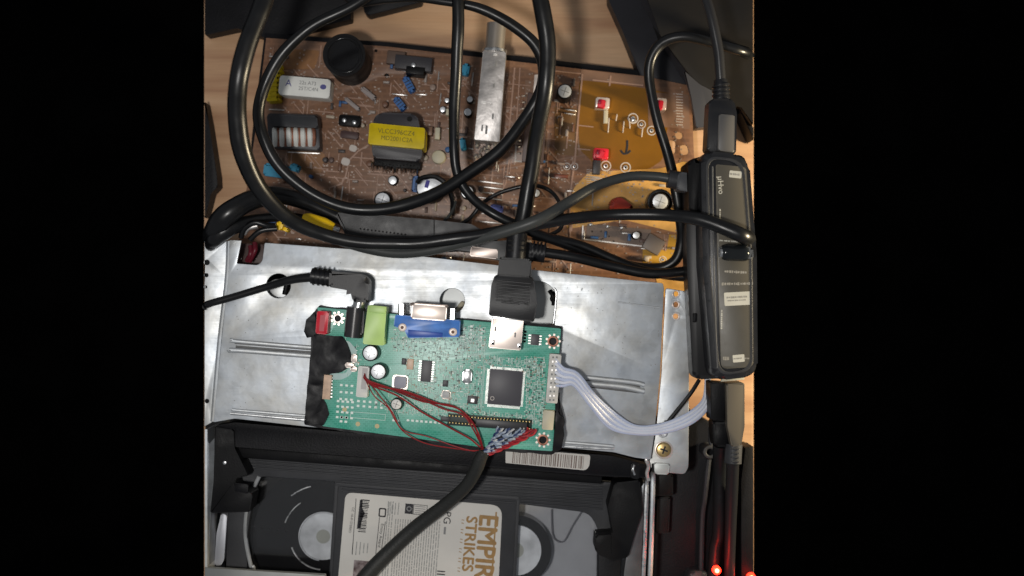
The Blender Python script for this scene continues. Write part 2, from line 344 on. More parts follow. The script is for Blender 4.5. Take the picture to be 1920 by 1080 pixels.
# capacitors
def cap(px, py, r, z1, parent=brd, z0=BT, sleeve=blkm, top=capt, name='capacitor', tr=.84, cross=True):
    o = cyl(name, px, py, r, z0, z1, sleeve, parent, .06)
    t = cyl('cap_top', px, py, r*tr, z1 - .02, z1 + .012, top, o, .01)
    if cross and r > 9:
        bm = bmesh.new()
        for a in (20, 110): add_prism(bm, rect(px, py, r*1.2, 1.0, a), z1 + .005, z1 + .016)
        mk('vent_score', bm, inkgrey, o)
    return o
big = cyl('large_capacitor', 645, 103, 40, BT, 3.7, blkm, brd, .12, 40)
cyl('cap_top', 645, 103, 29, 3.6, 3.72, gtape, big, .02, 36)
curve_mesh('sleeve_lip', [circ(645, 103, 34, 36), circ(645, 103, 30.5, 36)], 3.7, 3.78, gtape, big, .02)
cap(806, 352, 26, 2.7, tr=.92, cross=False)
tube('score_mark', [(803, 338, 2.73), (799, 352, 2.73)], .09, mat('violet_ink', (.05, .04, .3), .5), brd, 6, 3, flat=.2)
for x, y, r, z in ((717, 375, 16, 2.0), (736, 338, 9, 1.8), (876, 360, 13, 1.9), (1059, 171, 14.5, 2.6), (1238, 378, 17, 2.7), (1193, 441, 7.5, 1.9), (877, 210, 8, 1.9), (881, 186, 6.5, 1.8), (1005, 362, 8, 1.6), (1240, 500, 7, 1.6), (640, 400, 7, 1.6), (830, 205, 6, 1.7), (838, 188, 5, 1.7)):
    cap(x, y, r, z)
curve_mesh('cap_skirt', [circ(1238, 378, 24, 30), circ(1240, 380, 20, 30)], BT, 2.3, blk, brd, .03)
cyl('ceramic_disc', 822, 294, 13, BT, 1.7, cream, brd, .1)
# transformer
tr = prism('transformer', rounded([(700, 222), (712, 211), (775, 213), (784, 222), (787, 240), (792, 292), (785, 303), (700, 296), (697, 280)], 5), BT, 2.7, chip, brd, .1)
prism('yellow_wrap', [(693, 230), (797, 240), (795, 280), (690, 270)], BT + .3, 3.0, yel, tr, .06, 3)
text('print', 'VLCC396CZ4', 743, 248, 3.006, 9, mat('faded_print', (.17, .14, .01), .6), tr, 5.5, .95)
text('print', 'MD2001C2A', 744, 261, 3.006, 8.5, mat('faded_print', (.17, .14, .01), .6), tr, 5.5, .95)
cyl('core_hole', 768, 223, 5, 2.6, 2.715, hole, tr, 0, 14)
prism('bobbin', [(700, 295), (790, 303), (788, 318), (702, 310)], BT, 1.9, blkm, tr, .05)
for i in range(14):
    x = 698 + i*6.6; y = 303 + i*.7 + random.uniform(-2, 3)
    tube('pin', [(x, y, 1.9), (x + random.uniform(-2, 2), y + 10, 1.6), (x + random.uniform(-3, 3), y + 15, BT)], .06, steel, tr, 6, 3)
# wound choke at the left
ck = prism('line_filter', [(500, 212), (596, 216), (600, 282), (504, 276)], BT, 2.1, chip, brd, .1, 6)
for i in range(6):
    x = 515 + i*13.2
    bm = bmesh.new(); add_tube(bm, [P(x, 243, 2.15), P(x, 250, 2.4), P(x + .5, 262, 2.35), P(x + 1, 272, 2.1)], .135, 8, 4); mk('winding', bm, white if i % 1 == 0 else copper, ck)
    bm = bmesh.new(); add_tube(bm, [P(x+6.5, 243, 2.12), P(x+6.5, 250, 2.3), P(x+7, 262, 2.25), P(x+7, 272, 2.05)], .12, 8, 4); mk('winding', bm, copper, ck)
prism('core_top', [(506, 214), (594, 218), (597, 240), (508, 236)], 2.0, 2.5, dgrey, ck, .08, 4)
# white printed block
wb = box('cement_resistor', 571, 163, 96, 36, BT, 2.3, white, brd, 5, .06, 5)
tri = text('print', 'A', 541, 156, 2.306, 13, mat('violet_print', (.08, .08, .25), .5), wb, 5)
text('print', '22s A73', 577, 156, 2.306, 7, inkgrey, wb, 5); text('print', '25T/C4N', 578, 167, 2.306, 7, inkgrey, wb, 5)
prism('print_mark', circ(606, 163, 6, 12, .8), 2.3, 2.308, mat('violet_print', (.08, .08, .25), .5), wb, 0)
for i in range(8): # yellow sleeved winding
    prism('yellow_sleeve', rounded(rect(512 - i*.2 + (i < 3)*2, 122 + i*9, 24, 8.4, -4), 4), BT, 2.0 + random.random()*.1, yel, brd, .12)
for x, y, w, h, a, c in ((766, 158, 32, 13, 62, blueR), (749, 194, 28, 13, 52, blueR), (873, 130, 14, 22, 10, sky), (868, 270, 11, 24, -8, sky), (517, 320, 46, 24, 8, sky), (552, 314, 18, 14, 20, sky), (779, 345, 14, 30, 5, blueR), (931, 391, 24, 14, 10, mat('periwinkle_cap', (.10, .13, .42), .5))):
    o = box('film_capacitor' if c is sky else 'resistor', x, y, w, h, BT+.02, BT + .45, c, brd, a, .14, 4)
    if c is blueR:
        for k in (-6, 0, 6): box('colour_band', x + k*math.cos(math.radians(a)), y + k*math.sin(math.radians(a)), 1.6, h*.8, BT+.2, BT+.457, ink, o, a, 0)
rd = prism('red_film_capacitor', rounded([(1142, 380), (1150, 370), (1165, 370), (1190, 388), (1180, 402), (1145, 398)], 6), BT, 2.0, mat('dark_red_resin', (.24, .025, .015), .25), brd, .2)
for x, y, w, h in ((1130, 193, 26, 20), (1240, 195, 20, 22), (1127, 288, 28, 20)):
    t = box('tact_switch', x, y, w, h, BT, 1.9, pearl if y < 250 else red, brd, 4, .04, 3)
    box('switch_key', x - 2, y + 1, w*.55, h*.75, 1.9, 2.3, red, t, 10, .06, 2)
    box('key_stem', x - 5, y - 3, w*.22, h*.4, 2.3, 2.42, mat('dark_red', (.2, .0, .02), .4), t, 8, .03)
box('pale_strip', 1136, 219, 8, 24, BT, 1.4, cream, brd, 2, .02); box('film_stub', 1119, 313, 14, 26, BT, 1.8, chip, brd, 3, .06)
box('resistor', 1052, 330, 26, 7, BT+.02, 1.5, mat('brown_resistor', (.16, .05, .03), .4), brd, 4, .08)
box('voltage_regulator', 1226, 458, 30, 34, BT, 1.6, mat('grey_epoxy', (.12, .10, .09), .45), brd, -60, .05)
box('grey_plate', 1160, 440, 120, 30, BT, BT+.02, mat('faded_copper', (.15, .11, .09), .35, var=.2), brd, 5, 0)
for x in (1108, 1140, 1166): cyl('solder_ball', x, 421 + (x-1108)*.1, 4, BT, BT+.2, steel, brd, .1, 12)
for x, y in ((645, 225), (664, 229)):
    cyl('solder_ball', x, y, 5, 1.7, 1.85, steel, brd, .1, 12)
box('bridge_rectifier', 655, 226, 40, 20, BT, 1.75, blkm, brd, 5, .06, 4); box('brown_diode', 655, 253, 34, 13, BT, 1.5, mat('brown_diode', (.06, .03, .03), .5), brd, 8, .05, 3)
box('heat_sink', 775, 118, 70, 26, BT, 1.9, chip, brd, 6, .05); box('transistor', 778, 132, 34, 14, BT, 2.2, blkm, brd, 6, .05); cyl('screw', 775, 122, 5, 1.9, 2.05, steel, brd, .05, 12)
box('relay', 742, 108, 34, 24, BT, 1.7, mat('brown_relay', (.10, .065, .05), .5), brd, 6, .05)
box('diode', 690, 175, 34, 9, BT+.02, 1.6, mat('dull_grey_body', (.28, .24, .23), .5), brd, 40, .1, 3); box('diode', 660, 195, 36, 7, BT+.02, 1.5, mat('dull_grey_body', (.28, .24, .23), .5), brd, 40, .08, 3)
box('small_block', 842, 210, 12, 12, BT, 1.8, cream, brd); box('small_block', 820, 250, 9, 22, BT, 1.8, cream, brd, 4); box('small_block', 804, 245, 13, 16, BT, 1.8, brownlite, brd)
box('pale_disc', 648, 303, 16, 14, BT, 1.3, silk, brd, 20, .0, 6); box('pale_disc', 662, 278, 14, 12, BT, 1.3, silk, brd, 20, 0, 5)
box('integrated_circuit', 1004, 240, 40, 130, BT, 1.7, mat('purple_brown_chip', (.09, .06, .055), .45), brd, 5, .05)
for i in range(10): tube('pin', [(985 - i*1.1, 180 + i*12, 1.5), (981 - i*1.1, 180 + i*12, 1.4), (979 - i*1.1, 180 + i*12, BT)], .05, tin, brd, 6, 3)
prism('plastic_piece', [(1002, 140), (1018, 138), (1016, 180), (1000, 180)], BT, 1.6, pearl, brd)
# dense small parts scattered in the gaps, each with its own body
used = [(645, 130, 60), (743, 260, 62), (550, 245, 55), (571, 163, 60), (921, 180, 38), (806, 352, 34), (1170, 230, 75), (1238, 378, 30), (1059, 171, 22)]
cols = [(.28, .2, .16), (.10, .06, .05), (.32, .27, .24), (.15, .07, .04), (.03, .1, .25), (.06, .05, .05), (.4, .33, .25)]
sm = [mat('small_part_%s' % n, c, .45) for n, c in zip(('tan', 'brown', 'grey', 'rust', 'blue', 'black', 'cream'), cols)]
cnt = 0
while cnt < 175:
    x = random.uniform(500, 1280); y = random.uniform(95 + (x-500)*.1, 470 + (x-500)*.05)
    if any(math.hypot(x-a, y-b) < r for a, b, r in used): continue
    if 1086 < x < 1300 and y < 330: continue
    cnt += 1; k = random.random(); a = 5 + random.choice((0, 90)) + random.uniform(-3, 3)
    if k < .5:
        o = box('small_resistor', x, y, random.uniform(10, 17), random.uniform(4, 6), BT+.02, BT + random.uniform(.12, .25), random.choice(sm), brd, a, .05)
    elif k < .7: cyl('small_disc', x, y, random.uniform(3, 6), BT, BT + random.uniform(.2, .5), random.choice(sm), brd, .05, 12)
    else:
        l = random.uniform(10, 28); c, s = math.cos(math.radians(a)), math.sin(math.radians(a))
        tube('jumper_wire', [(x, y, BT), (x + c*2, y + s*2, BT+.09), (x + c*(l-2), y + s*(l-2), BT+.09), (x + c*l, y + s*l, BT)], .03, tin, brd, 6, 2)
bm = bmesh.new()
for i in range(2000):
    x = random.uniform(500, 1285); y = random.uniform(85 + (x-500)*.1, 480 + (x-500)*.05)
    if 1086 < x < 1260 and 150 < y < 320: continue
    add_prism(bm, rect(x, y, random.uniform(1.5, 4), random.uniform(1, 3), 5), BT - .01, BT + .02)
o = mk('solder_points', bm, mat('dull_solder', (.34, .27, .23), .45, .3), brd, smooth=False); o['kind'] = 'stuff'
bm = bmesh.new()
for i in range(360):
    x = random.uniform(510, 1080); y = random.uniform(90 + (x-500)*.1, 470 + (x-500)*.05); a = random.choice((5, 95, 50)); l = random.uniform(8, 45)
    add_prism(bm, rect(x, y, l, random.uniform(1, 2.2), a), BT - .01, BT + .019 + random.random()*.004)
o = mk('printed_tracks', bm, brownline, brd, smooth=False); o['kind'] = 'stuff'
# tuner can
tu = prism('tuner_can', [(906, 94), (949, 97), (936, 266), (889, 262)], BT, 2.6, mat('tuner_metal', (.40, .38, .37), .4, .7, var=.25, scale=2, bump=.4, bscale=2), brd, .05, 2)
tube('antenna_socket', [P(931, 45, 2.1), P(927, 97, 2.1)], .48, mat('dull_nickel', (.30, .27, .24), .4, .7, var=.1), tu, 20, px=False, smooth=False)
tube('socket_collar', [P(927.3, 94, 2.1), P(927, 99, 2.1)], .62, steel, tu, 20, px=False, smooth=False)
for x, y, w, h in ((929, 102, 7, 4), (907, 192, 8, 6), (918, 192, 7, 3), (912, 243, 4, 16), (926, 160, 3, 8), (924, 218, 3, 10), (929, 120, 3, 10), (904, 240, 3, 12)):
    box('can_dent', x, y, w, h, 2.6, 2.62, tin if h < 7 else inkgrey, tu, 4, 0)
for i in range(16):
    x, y = random.uniform(888, 932), random.uniform(268, 292)
    tube('solder_lug', [(x, y, BT), (x + random.uniform(-2, 2), y + 3, 1.8), (x + random.uniform(-3, 3), y + 7, BT)], .07, tin, tu, 6, 3)

# ================================================================ VIDEO DECK
ZT = 5.0
deck = thing('video_deck', 'silver sheet metal deck of an opened video recorder with black cassette carriage', 'video recorder deck', P(820, 800, 0))
top = [(430, 450), (453, 451), (444, 494), (484, 497), (492, 489), (496, 455), (700, 470), (900, 493), (1020, 508), (1243, 531), (1245, 540), (1238, 700), (1227, 815), (1220, 862), (1190, 858), (1150, 848), (1040, 838), (575, 800), (440, 785), (400, 792), (415, 640), (428, 520)]
hol = [circ(522, 536, 23, 32), circ(848, 564, 23.5, 36), rounded([(985, 525), (1022, 528), (1042, 545), (1040, 612), (985, 612)], [2, 16, 16, 3, 3], 6)]
curve_mesh('top_plate', [rounded(top, [0,0,3,8,8,3]+[3]*16)] + hol, ZT - .1, ZT, sheet, deck, .02)
left = [(383, 452), (395, 449), (427, 452), (425, 520), (411, 640), (397, 792), (383, 800)]
curve_mesh('side_flange', [left, circ(388, 492, 5, 12), circ(387, 516, 5, 12), circ(385.5, 538, 4, 12), circ(388, 752, 4, 10)], ZT - .32, ZT - .22, sheet, deck, .02)
tube('fold_edge', [(429, 452, ZT-.1), (426, 520, ZT-.1), (412, 640, ZT-.1), (399, 790, ZT-.1)], .12, sheet, deck, 8, 6)
rf = [(1248, 540), (1285, 546), (1290, 600), (1292, 700), (1291, 876), (1284, 889), (1230, 885), (1216, 872), (1222, 850), (1230, 810), (1240, 700)]
curve_mesh('lower_flange', [rounded(rf, 5), circ(1269, 551, 5.5, 14), circ(1268, 571, 5, 14), circ(1267, 593, 5, 14)], ZT - .5, ZT - .4, sheet, deck, .02)
for y in (551, 571, 593):
    curve_mesh('brass_rim', [circ(1268, y, 7.5, 18), circ(1267, y, 5, 18)], ZT - .4, ZT - .34, pearl, deck, .015)
cyl('screw', 1245, 844, 14, ZT-.4, ZT-.12, brass, deck, .1, 24); cyl('washer', 1245, 844, 17, ZT-.4, ZT-.34, pearl, deck, .02, 24)
bm = bmesh.new(); add_prism(bm, rect(1245, 844, 15, 3, 20), ZT-.13, ZT-.108); add_prism(bm, rect(1245, 844, 15, 3.01, 110), ZT-.13, ZT-.106); mk('screw_slot', bm, ink, deck)
prism('bent_tab', [(1226, 868), (1256, 870), (1254, 890), (1228, 889)], ZT-.7, ZT-.2, mat('bare_steel_tab', (.6, .62, .6), .5, .4), deck, .06, 4)
prism('tab_gap', [(1222, 869), (1227, 869), (1227, 886), (1222, 885)], ZT-.5, ZT-.39, hole, deck, 0)
dkm = mat('shadow_line_steel', (.12, .12, .12), .5, .5)  # dark colour for the shadow lines painted along the beads
# raised beads and fold lines in the sheet, with painted shadow lines beside them
def bead(pts, r, m=sheet, fl_=.5, name='bead_or_shadow_line'): tube(name, [(x, y, ZT) for x, y in pts], r, m, deck, 10, 6, flat=fl_)
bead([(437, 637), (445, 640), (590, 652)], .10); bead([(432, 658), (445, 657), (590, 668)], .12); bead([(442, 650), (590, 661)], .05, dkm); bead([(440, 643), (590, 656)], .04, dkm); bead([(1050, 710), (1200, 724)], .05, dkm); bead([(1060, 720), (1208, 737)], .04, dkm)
bead([(1050, 703), (1180, 716), (1208, 722)], .12); bead([(1050, 716), (1160, 724), (1208, 734)], .14)
bead([(435, 768), (452, 770), (575, 780)], .08); bead([(432, 775), (575, 788)], .07, steel)
bead([(1052, 829), (1140, 836), (1150, 838)], .09); bead([(1050, 837), (1150, 842)], .06, steel)
bead([(1158, 566), (1238, 577)], .03); bead([(1092, 540), (1090, 545)], .03)
bead([(1038, 540), (1043, 548), (1041, 580), (1038, 606)], .05, steel)
# under the holes
curve_mesh('inner_plate', [[(800, 520), (1100, 520), (1100, 545), (1046, 548), (1030, 551), (1042, 572), (1046, 615), (985, 620), (985, 560), (884, 556), (834, 592), (800, 590)]], 4.1, 4.2, mat('inner_sheet', (.55, .57, .57), .5, .35, var=.08), deck, 0)
prism('ring_collar', circ(520, 543, 20, 28, 1), 3.9, 4.35, sheet, deck, .05)
tube('latch_piece', [(541, 520, 4.7), (538, 533, 4.75), (534, 552, 4.7)], .13, blkm, deck)
tube('cut_wire', [(1030, 545, 4.4), (1037, 556, 4.5), (1038, 572, 4.4)], .1, blkm, deck); tube('cut_wire', [(1040, 548, 4.4), (1034, 560, 4.5), (1038, 566, 4.4)], .08, blkm, deck)
tube('cut_wire', [(868, 568, 4.4), (862, 576, 4.5), (858, 590, 4.4)], .12, cream, deck)
# skirts of the box and its dark inside
def wall(p0, p1, z0, z1, t, m, name='side_wall', parent=deck):
    a = P(*p0, z1); b = P(*p1, z1); d = (b - a).normalized(); n_ = Vector((-d.y, d.x, 0)) * t
    bm = bmesh.new(); q = [a, b, b + n_, a + n_]; vb = [bm.verts.new((v.x, v.y, z0)) for v in q]; vt = [bm.verts.new((v.x, v.y, z1)) for v in q]
    bm.faces.new(vb); bm.faces.new(vt)
    for i in range(4): bm.faces.new((vb[i], vb[(i+1) % 4], vt[(i+1) % 4], vt[i]))
    return mk(name, bm, m, parent, smooth=False)
wall((500, 458), (1240, 533), .1, ZT-.11, -.1, sheet)
prism('floor_pan', [(385, 470), (1230, 560), (1222, 1300), (385, 1300)], .02, .35, blkm, deck, 0)
wall((384, 805), (384, 1290), .36, 4.3, .12, sheet); 
# cassette carriage
prism('carriage_bar', [(404, 798), (440, 792), (1040, 845), (1150, 855), (1214, 872), (1212, 896), (1130, 893), (440, 838), (404, 830)], 3.3, 4.15, hous, deck, .06, 3)
prism('carriage_ledge', [(440, 838), (1130, 893), (1128, 908), (440, 858)], 3.2, 3.75, blkm, deck, .08)
prism('carriage_bracket', rounded([(402, 800), (438, 806), (440, 840), (462, 885), (465, 892), (440, 898), (444, 912), (474, 926), (468, 960), (394, 962), (400, 905), (402, 850)], 3), 3.0, 4.3, blkm, deck, .08)
prism('bracket_block', [(438, 905), (466, 908), (464, 926), (440, 922)], 4.25, 4.5, hous, deck, .05, 3)
cyl('bracket_stud', 421, 868, 4, 4.3, 4.45, steel, deck, .05, 10)
prism('carriage_bracket', rounded([(1152, 905), (1200, 900), (1204, 960), (1185, 1020), (1178, 1045), (1150, 1052), (1122, 1040), (1115, 1030), (1117, 1004), (1150, 1002), (1140, 950)], 4), 3.0, 4.3, blkm, deck, .1)
prism('carriage_arm', [(1122, 1035), (1165, 1040), (1155, 1240), (1120, 1240)], 2.9, 3.9, hous, deck, .08)
prism('spring_post', [(1183, 868), (1200, 870), (1198, 900), (1182, 896)], 3.2, 4.2, gtape, deck, .06, 3)
tube('spring_wire', [(1189, 872, 4.3), (1187, 880, 4.35), (1190, 890, 4.3)], .07, steel, deck)
for a, b, m_ in (((1212, 905), (1192, 1290), steel), ((1224, 895), (1206, 1290), sheet)):
    tube('side_rail', [(a[0], a[1]-8, 4.1), (a[0]+.2, a[1] + 20, 4.5), ((a[0]+b[0])/2+3, (a[1]+b[1])/2, 4.5), (b[0], b[1], 4.5)], .12, m_, deck, 8, 8)
prism('side_plate', [(1190, 930), (1208, 905), (1214, 905), (1210, 1000), (1190, 1290), (1165, 1290), (1170, 1075)], 1.0, 3.9, mat('dark_sheet', (.16, .17, .18), .4, .7, var=.3, scale=.8), deck, .02)
tube('twisted_wire', [(1216, 850, 4.75), (1212, 862, 4.9), (1216, 874, 4.75), (1213, 888, 4.6), (1216, 900, 4.4)], .09, tin, deck, 8)
prism('side_strut', [(386, 838), (407, 815), (408, 845), (396, 960), (392, 1062), (384, 1062)], 2.8, 4.0, mat('grey_bracket', (.20, .21, .22), .4, .6, var=.35, scale=1), deck, .05)
prism('side_strut', [(415, 962), (426, 966), (420, 1050), (413, 1062), (402, 1060), (406, 1000)], 2.2, 3.0, mat('pale_bracket', (.42, .43, .47), .45, .3, var=.1), deck, .05, 4)
prism('front_lip', [(383, 1064), (470, 1070), (610, 1078), (610, 1300), (383, 1300)], 4.15, 4.4, mat('grey_front', (.19, .20, .20), .45, .2, var=.1), deck, .1)
lb = prism('barcode_label', rounded([(948, 840), (1107, 853), (1105, 874), (1098, 882), (948, 868)], [0, 5, 6, 8, 0]), 4.15, 4.18, paper, deck, .0)
bm = bmesh.new(); x = 962
while x < 1094:
    w = random.choice((.9, 1.2, 1.8, 2.4)); yc = 855 + (x - 960)*.085
    add_prism(bm, rect(x, yc + 1, w, 24, 5), 4.17, 4.186); x += w + random.choice((1.2, 1.6, 2.6))
mk('barcode', bm, mat('brown_bars', (.2, .15, .13), .6), lb, smooth=False)
for (pts) in ([(470, 476), (463, 489)], [(478, 470), (468, 490)]):
    tube('dark_red_lead', [(pts[0][0], pts[0][1]-14, 4.2), (*pts[0], 4.4), (*pts[1], 4.2)], .12, mat('dark_red_lead', (.12, .01, .02), .4), deck)
prism('rust_block', [(445, 455), (495, 458), (495, 500), (445, 500)], 2.0, 3.6, mat('dark_maroon', (.05, .025, .022), .5, var=.4, scale=2), deck, .05)

# ================================================================ VIDEO CASSETTE
ZC = 3.0
vc = thing('video_cassette', 'black video cassette with a cream and gold paper label lying in the open deck', 'cassette', P(790, 1050, .4))
shell = rounded([(432, 845), (1152, 905), (1142, 1290), (415, 1290)], 6)
wl = rounded([(484, 893), (628, 903), (606, 1270), (470, 1270), (462, 1000)], [14, 2, 2, 8, 40])
wr = rounded([(974, 945), (1106, 962), (1125, 1000), (1128, 1270), (956, 1270)], [3, 18, 20, 8, 2])
curve_mesh('shell', [shell, wl, wr], 2.55, ZC, dgrey, vc, .03)
prism('bottom_half', [(434, 850), (1150, 908), (1142, 1290), (415, 1290)], .45, 1.2, hous, vc, 0)
for i in range(9): # moulded ridges at the hinge end
    y0 = 858 + i*6
    tube('grip_ridge', [(640 if i > 3 else 470, y0 + (0 if i <= 3 else 14), ZC), (1130, y0 + 50 if i <= 3 else y0 + 48, ZC)], .045, dgrey, vc, 6, 2, flat=.7)
curve_mesh('label_recess', [rounded([(628, 905), (975, 932), (957, 1290), (604, 1290)], 4), rounded([(634, 911), (969, 938), (951, 1288), (609, 1288)], 4)], ZC, ZC+.05, dgrey, vc, .01)
lab = prism('paper_label', rounded([(648, 923), (942, 948), (925, 1290), (616, 1290)], [14, 22, 4, 4], 6), ZC, ZC + .03, paper, vc, 0)
ZL = ZC + .034
text('title_print', 'EMPIRE', 909, 1036, ZL, 36, gold, lab, 95, .92, .035)
text('title_print', 'STRIKES BACK', 876, 1062, ZL, 21, gold, lab, 95, 1.02, .02)
prism('title_rule', [(929, 960), (932, 960), (921, 1120), (918, 1120)], ZC+.02, ZL, gold, lab, 0)
for i in range(26): prism('small_print', rect(868 - i*.5, 975 + i*6, 5, 1.4, 10 + 10*(i % 3)), ZC+.02, ZL, gold, lab, 0) if i % 3 != 2 else None
text('print', 'PG', 838, 971, ZL, 14, ink, lab, 95)
text('print', 'II', 826, 1074, ZL, 16, ink, lab, 95)
prism('print_smudge', rect(834, 995, 4, 14, 5), ZC+.02, ZL, inkgrey, lab, 0)
# paragraph of fine vertical lines
greyl = mat('fine_print', (.30, .30, .29), .6, var=.3, scale=4)
for i in range(22):
    x = 728 + i*4.6; y0 = 972 + (x-728)*.06 if x > 738 else 940
    bm = bmesh.new(); y = y0
    while y < 1110:
        l = random.uniform(3, 12); add_prism(bm, rect(x - (y-y0)*.08, y + l/2, 1.7, l, 5), ZC+.02, ZL); y += l + random.choice((.8, 1.2, 2))
    mk('print_line', bm, greyl, lab, smooth=False)
for i in range(4):
    bm = bmesh.new(); add_prism(bm, rect(729 + i*6, 954, 1.6, random.uniform(18, 26), 5), ZC+.02, ZL); mk('print_line', bm, greyl, lab, smooth=False)
for i in range(5):
    bm = bmesh.new(); add_prism(bm, rect(665 + i*7 - 4, 1028, 1.8, random.uniform(16, 28), 5), ZC+.02, ZL); mk('print_line', bm, greyl, lab, smooth=False)
# bar block, frame symbols, credits
bm = bmesh.new()
for i in range(20): add_prism(bm, rect(685 - i*.35, 938 + i*3.1, random.uniform(12, 17), random.choice((1.1, 1.8, 2.3)), 5), ZC+.02, ZL)
add_prism(bm, [(675, 937), (680, 938), (679, 952), (684, 962), (678, 978), (676, 990), (669, 992)], ZC+.02, ZL)
mk('printed_barcode', bm, ink, lab, smooth=False)
curve_mesh('tv_symbol', [rounded(rect(717, 961, 14, 17, 5), 3), rounded(rect(717, 961, 9, 12, 5), 2)], ZC+.02, ZL, ink, lab)
prism('disc_symbol', rect(767, 954, 15, 19, 5), ZC+.02, ZL, ink, lab, 0); curve_mesh('disc_ring', [circ(767, 954, 5, 16), circ(767, 954, 3, 16)], ZL - .001, ZL + .003, inkgrey, lab)
curve_mesh('rating_box', [rect(788, 956, 26, 19, 5), rect(788, 956, 24, 17, 5)], ZC+.02, ZL, ink, lab)
for k in range(4): prism('print_line', rect(788, 950 + k*4, 20, 1.2, 6), ZC+.02, ZL, inkgrey, lab, 0)
for x0, y0, y1 in ((667, 935, 1040), (711, 970, 1040), (722, 978, 1030)): prism('print_rule', [(x0, y0), (x0 + 1.2, y0), (x0 - 6, y1), (x0 - 7.2, y1)], ZC+.02, ZL, ink, lab, 0)
text('print', 'Emmy Award', 714, 1004, ZL, 6, ink, lab, 98); text('print', 'CC  HI-FI STEREO', 659, 975, ZL, 4.5, ink, lab, 98)
prism('printed_picture', [(664, 1050), (700, 1053), (697, 1120), (658, 1120)], ZC+.02, ZL, mat('dark_maroon_print', (.05, .02, .02), .5, col2=(.35, .30, .30), scale=3), lab, 0)
# left side: full pack of tape, right side: empty reel
def reel(cx, cy, rp, rh, name='tape_reel'):
    o = cyl(name, cx, cy, rp, 1.3, 2.2, gtape, vc, .05, 48)
    cyl('hub', cx, cy, rh, 1.9, 2.4, reelw, o, .08, 40); cyl('hub_hole', cx, cy, rh*.3, 2.38, 2.405, mat('hub_dark', (.30, .31, .28), .5), o, 0, 24)
    return o
l = reel(606, 1006, 132, 44)
for r_, a0, a1, w in ((62, 95, 165, .05), (76, 200, 240, .03), (97, 232, 262, .04), (45.5, 100, 330, .03)):  # outer steel arcs are painted highlights on the wound tape
    tube('rim_or_highlight_arc', [(606 + r_*math.cos(math.radians(a)), 1006 + r_*math.sin(math.radians(a)), 2.43 if r_ < 60 else 2.22) for a in range(a0, a1, 6)], w, steel if r_ > 50 else reelw, l, 6, 3)
r = reel(968, 1032, 66, 47)
bm = bmesh.new(); add_prism(bm, [(952, 930), (1140, 950), (1140, 1290), (940, 1290)], 1.2, 1.28); mk('window_backing', bm, winl, vc)
tube('tape_strand', [(1034, 955, 1.6), (1036, 1000, 1.6), (1044, 1014, 1.6), (1058, 1014, 1.6), (1074, 985, 1.6), (1090, 960, 1.6)], .035, mat('grey_strand', (.12, .12, .14), .4), vc, 6)
tube('window_edge', [(486, 893, 3.0), (466, 940, 2.95), (460, 1000, 2.95), (470, 1060, 2.95), (476, 1080, 2.95), (478, 1270, 2.95)], .10, mat('clear_edge', (.33, .34, .35), .25, var=.3), vc, 8)
tube('window_edge', [(455, 962, 2.9), (446, 1010, 2.9), (458, 1080, 2.9), (460, 1200, 2.9)], .05, mat('clear_edge', (.33, .34, .35), .25), vc, 8)
for i in range(5): cyl('moulded_dot', 476 + i*15, 988 + i*2, 2.4, 2.2, 2.235, hous, vc, .01, 8)
gl = bpy.data.materials.new('clear_window'); gl.use_nodes = True; N = gl.node_tree.nodes; N.remove(N['Principled BSDF'])
ms = N.new('ShaderNodeMixShader'); t_ = N.new('ShaderNodeBsdfTransparent'); g_ = N.new('ShaderNodeBsdfGlossy'); g_.inputs['Roughness'].default_value = .12; ms.inputs[0].default_value = .05
gl.node_tree.links.new(t_.outputs[0], ms.inputs[1]); gl.node_tree.links.new(g_.outputs[0], ms.inputs[2]); gl.node_tree.links.new(ms.outputs[0], N['Material Output'].inputs[0])
prism('window_pane', wl, 2.72, 2.78, gl, vc, 0); prism('window_pane', wr, 2.72, 2.78, gl, vc, 0)

# ================================================================ GREEN DRIVER BOARD
ZB = 5.62
def tape_piece(name, pts, z0, z1, parent=None, amp=.05):
    bm = bmesh.new(); add_prism(bm, pts, z0, z1, .03)
    bmesh.ops.triangulate(bm, faces=[f for f in bm.faces if len(f.verts) > 4])
    for _ in range(4):
        e = [e for e in bm.edges if e.calc_length() > .3]
        if not e: break
        bmesh.ops.subdivide_edges(bm, edges=e, cuts=1); bmesh.ops.triangulate(bm, faces=[f for f in bm.faces if len(f.verts) > 4])
    for v in bm.verts:
        if v.co.z > z0 + .02: v.co.z += amp * (noise.noise(v.co * 1.3) + .5 * noise.noise(v.co * 3.7))
        v.co.xy += Vector((noise.noise(v.co * 2.1 + Vector((5, 0, 0))), noise.noise(v.co * 2.1 + Vector((0, 9, 0))))) * .05
    return mk(name, bm, tapeblk, parent)
tp = tape_piece('insulating_tape', rounded([(585, 632), (575, 600), (598, 573), (700, 585), (1053, 612), (1048, 700), (1046, 735), (1058, 790), (1052, 838), (1035, 853), (900, 842), (606, 804), (570, 796)], 3), ZT + .02, ZB - .2, amp=.03)
tag(tp, 'black insulating tape sheet under the green board on the metal plate', 'tape')
gb = thing('driver_board', 'small green display driver board with connectors on top of the metal deck', 'circuit board', P(820, 715, ZB - .18))
go = [(594, 576), (870, 600), (1052, 616), (1049, 660), (1044, 740), (1036, 846), (900, 838), (604, 799), (606, 700), (614, 640)]
hs = [circ(633, 597, 6, 16), circ(1037, 640, 7, 16), circ(1018, 825, 7, 16)]
curve_mesh('board', [rounded(go, 3)] + hs, ZB - .16, ZB, greenpcb, gb, .01)
def G(name, x, y, w, h, dz, m, p=gb, a=4.8, bev=.02, r=0, z0=0): return box(name, x, y, w, h, ZB + z0, ZB + dz, m, p, a, bev, r)
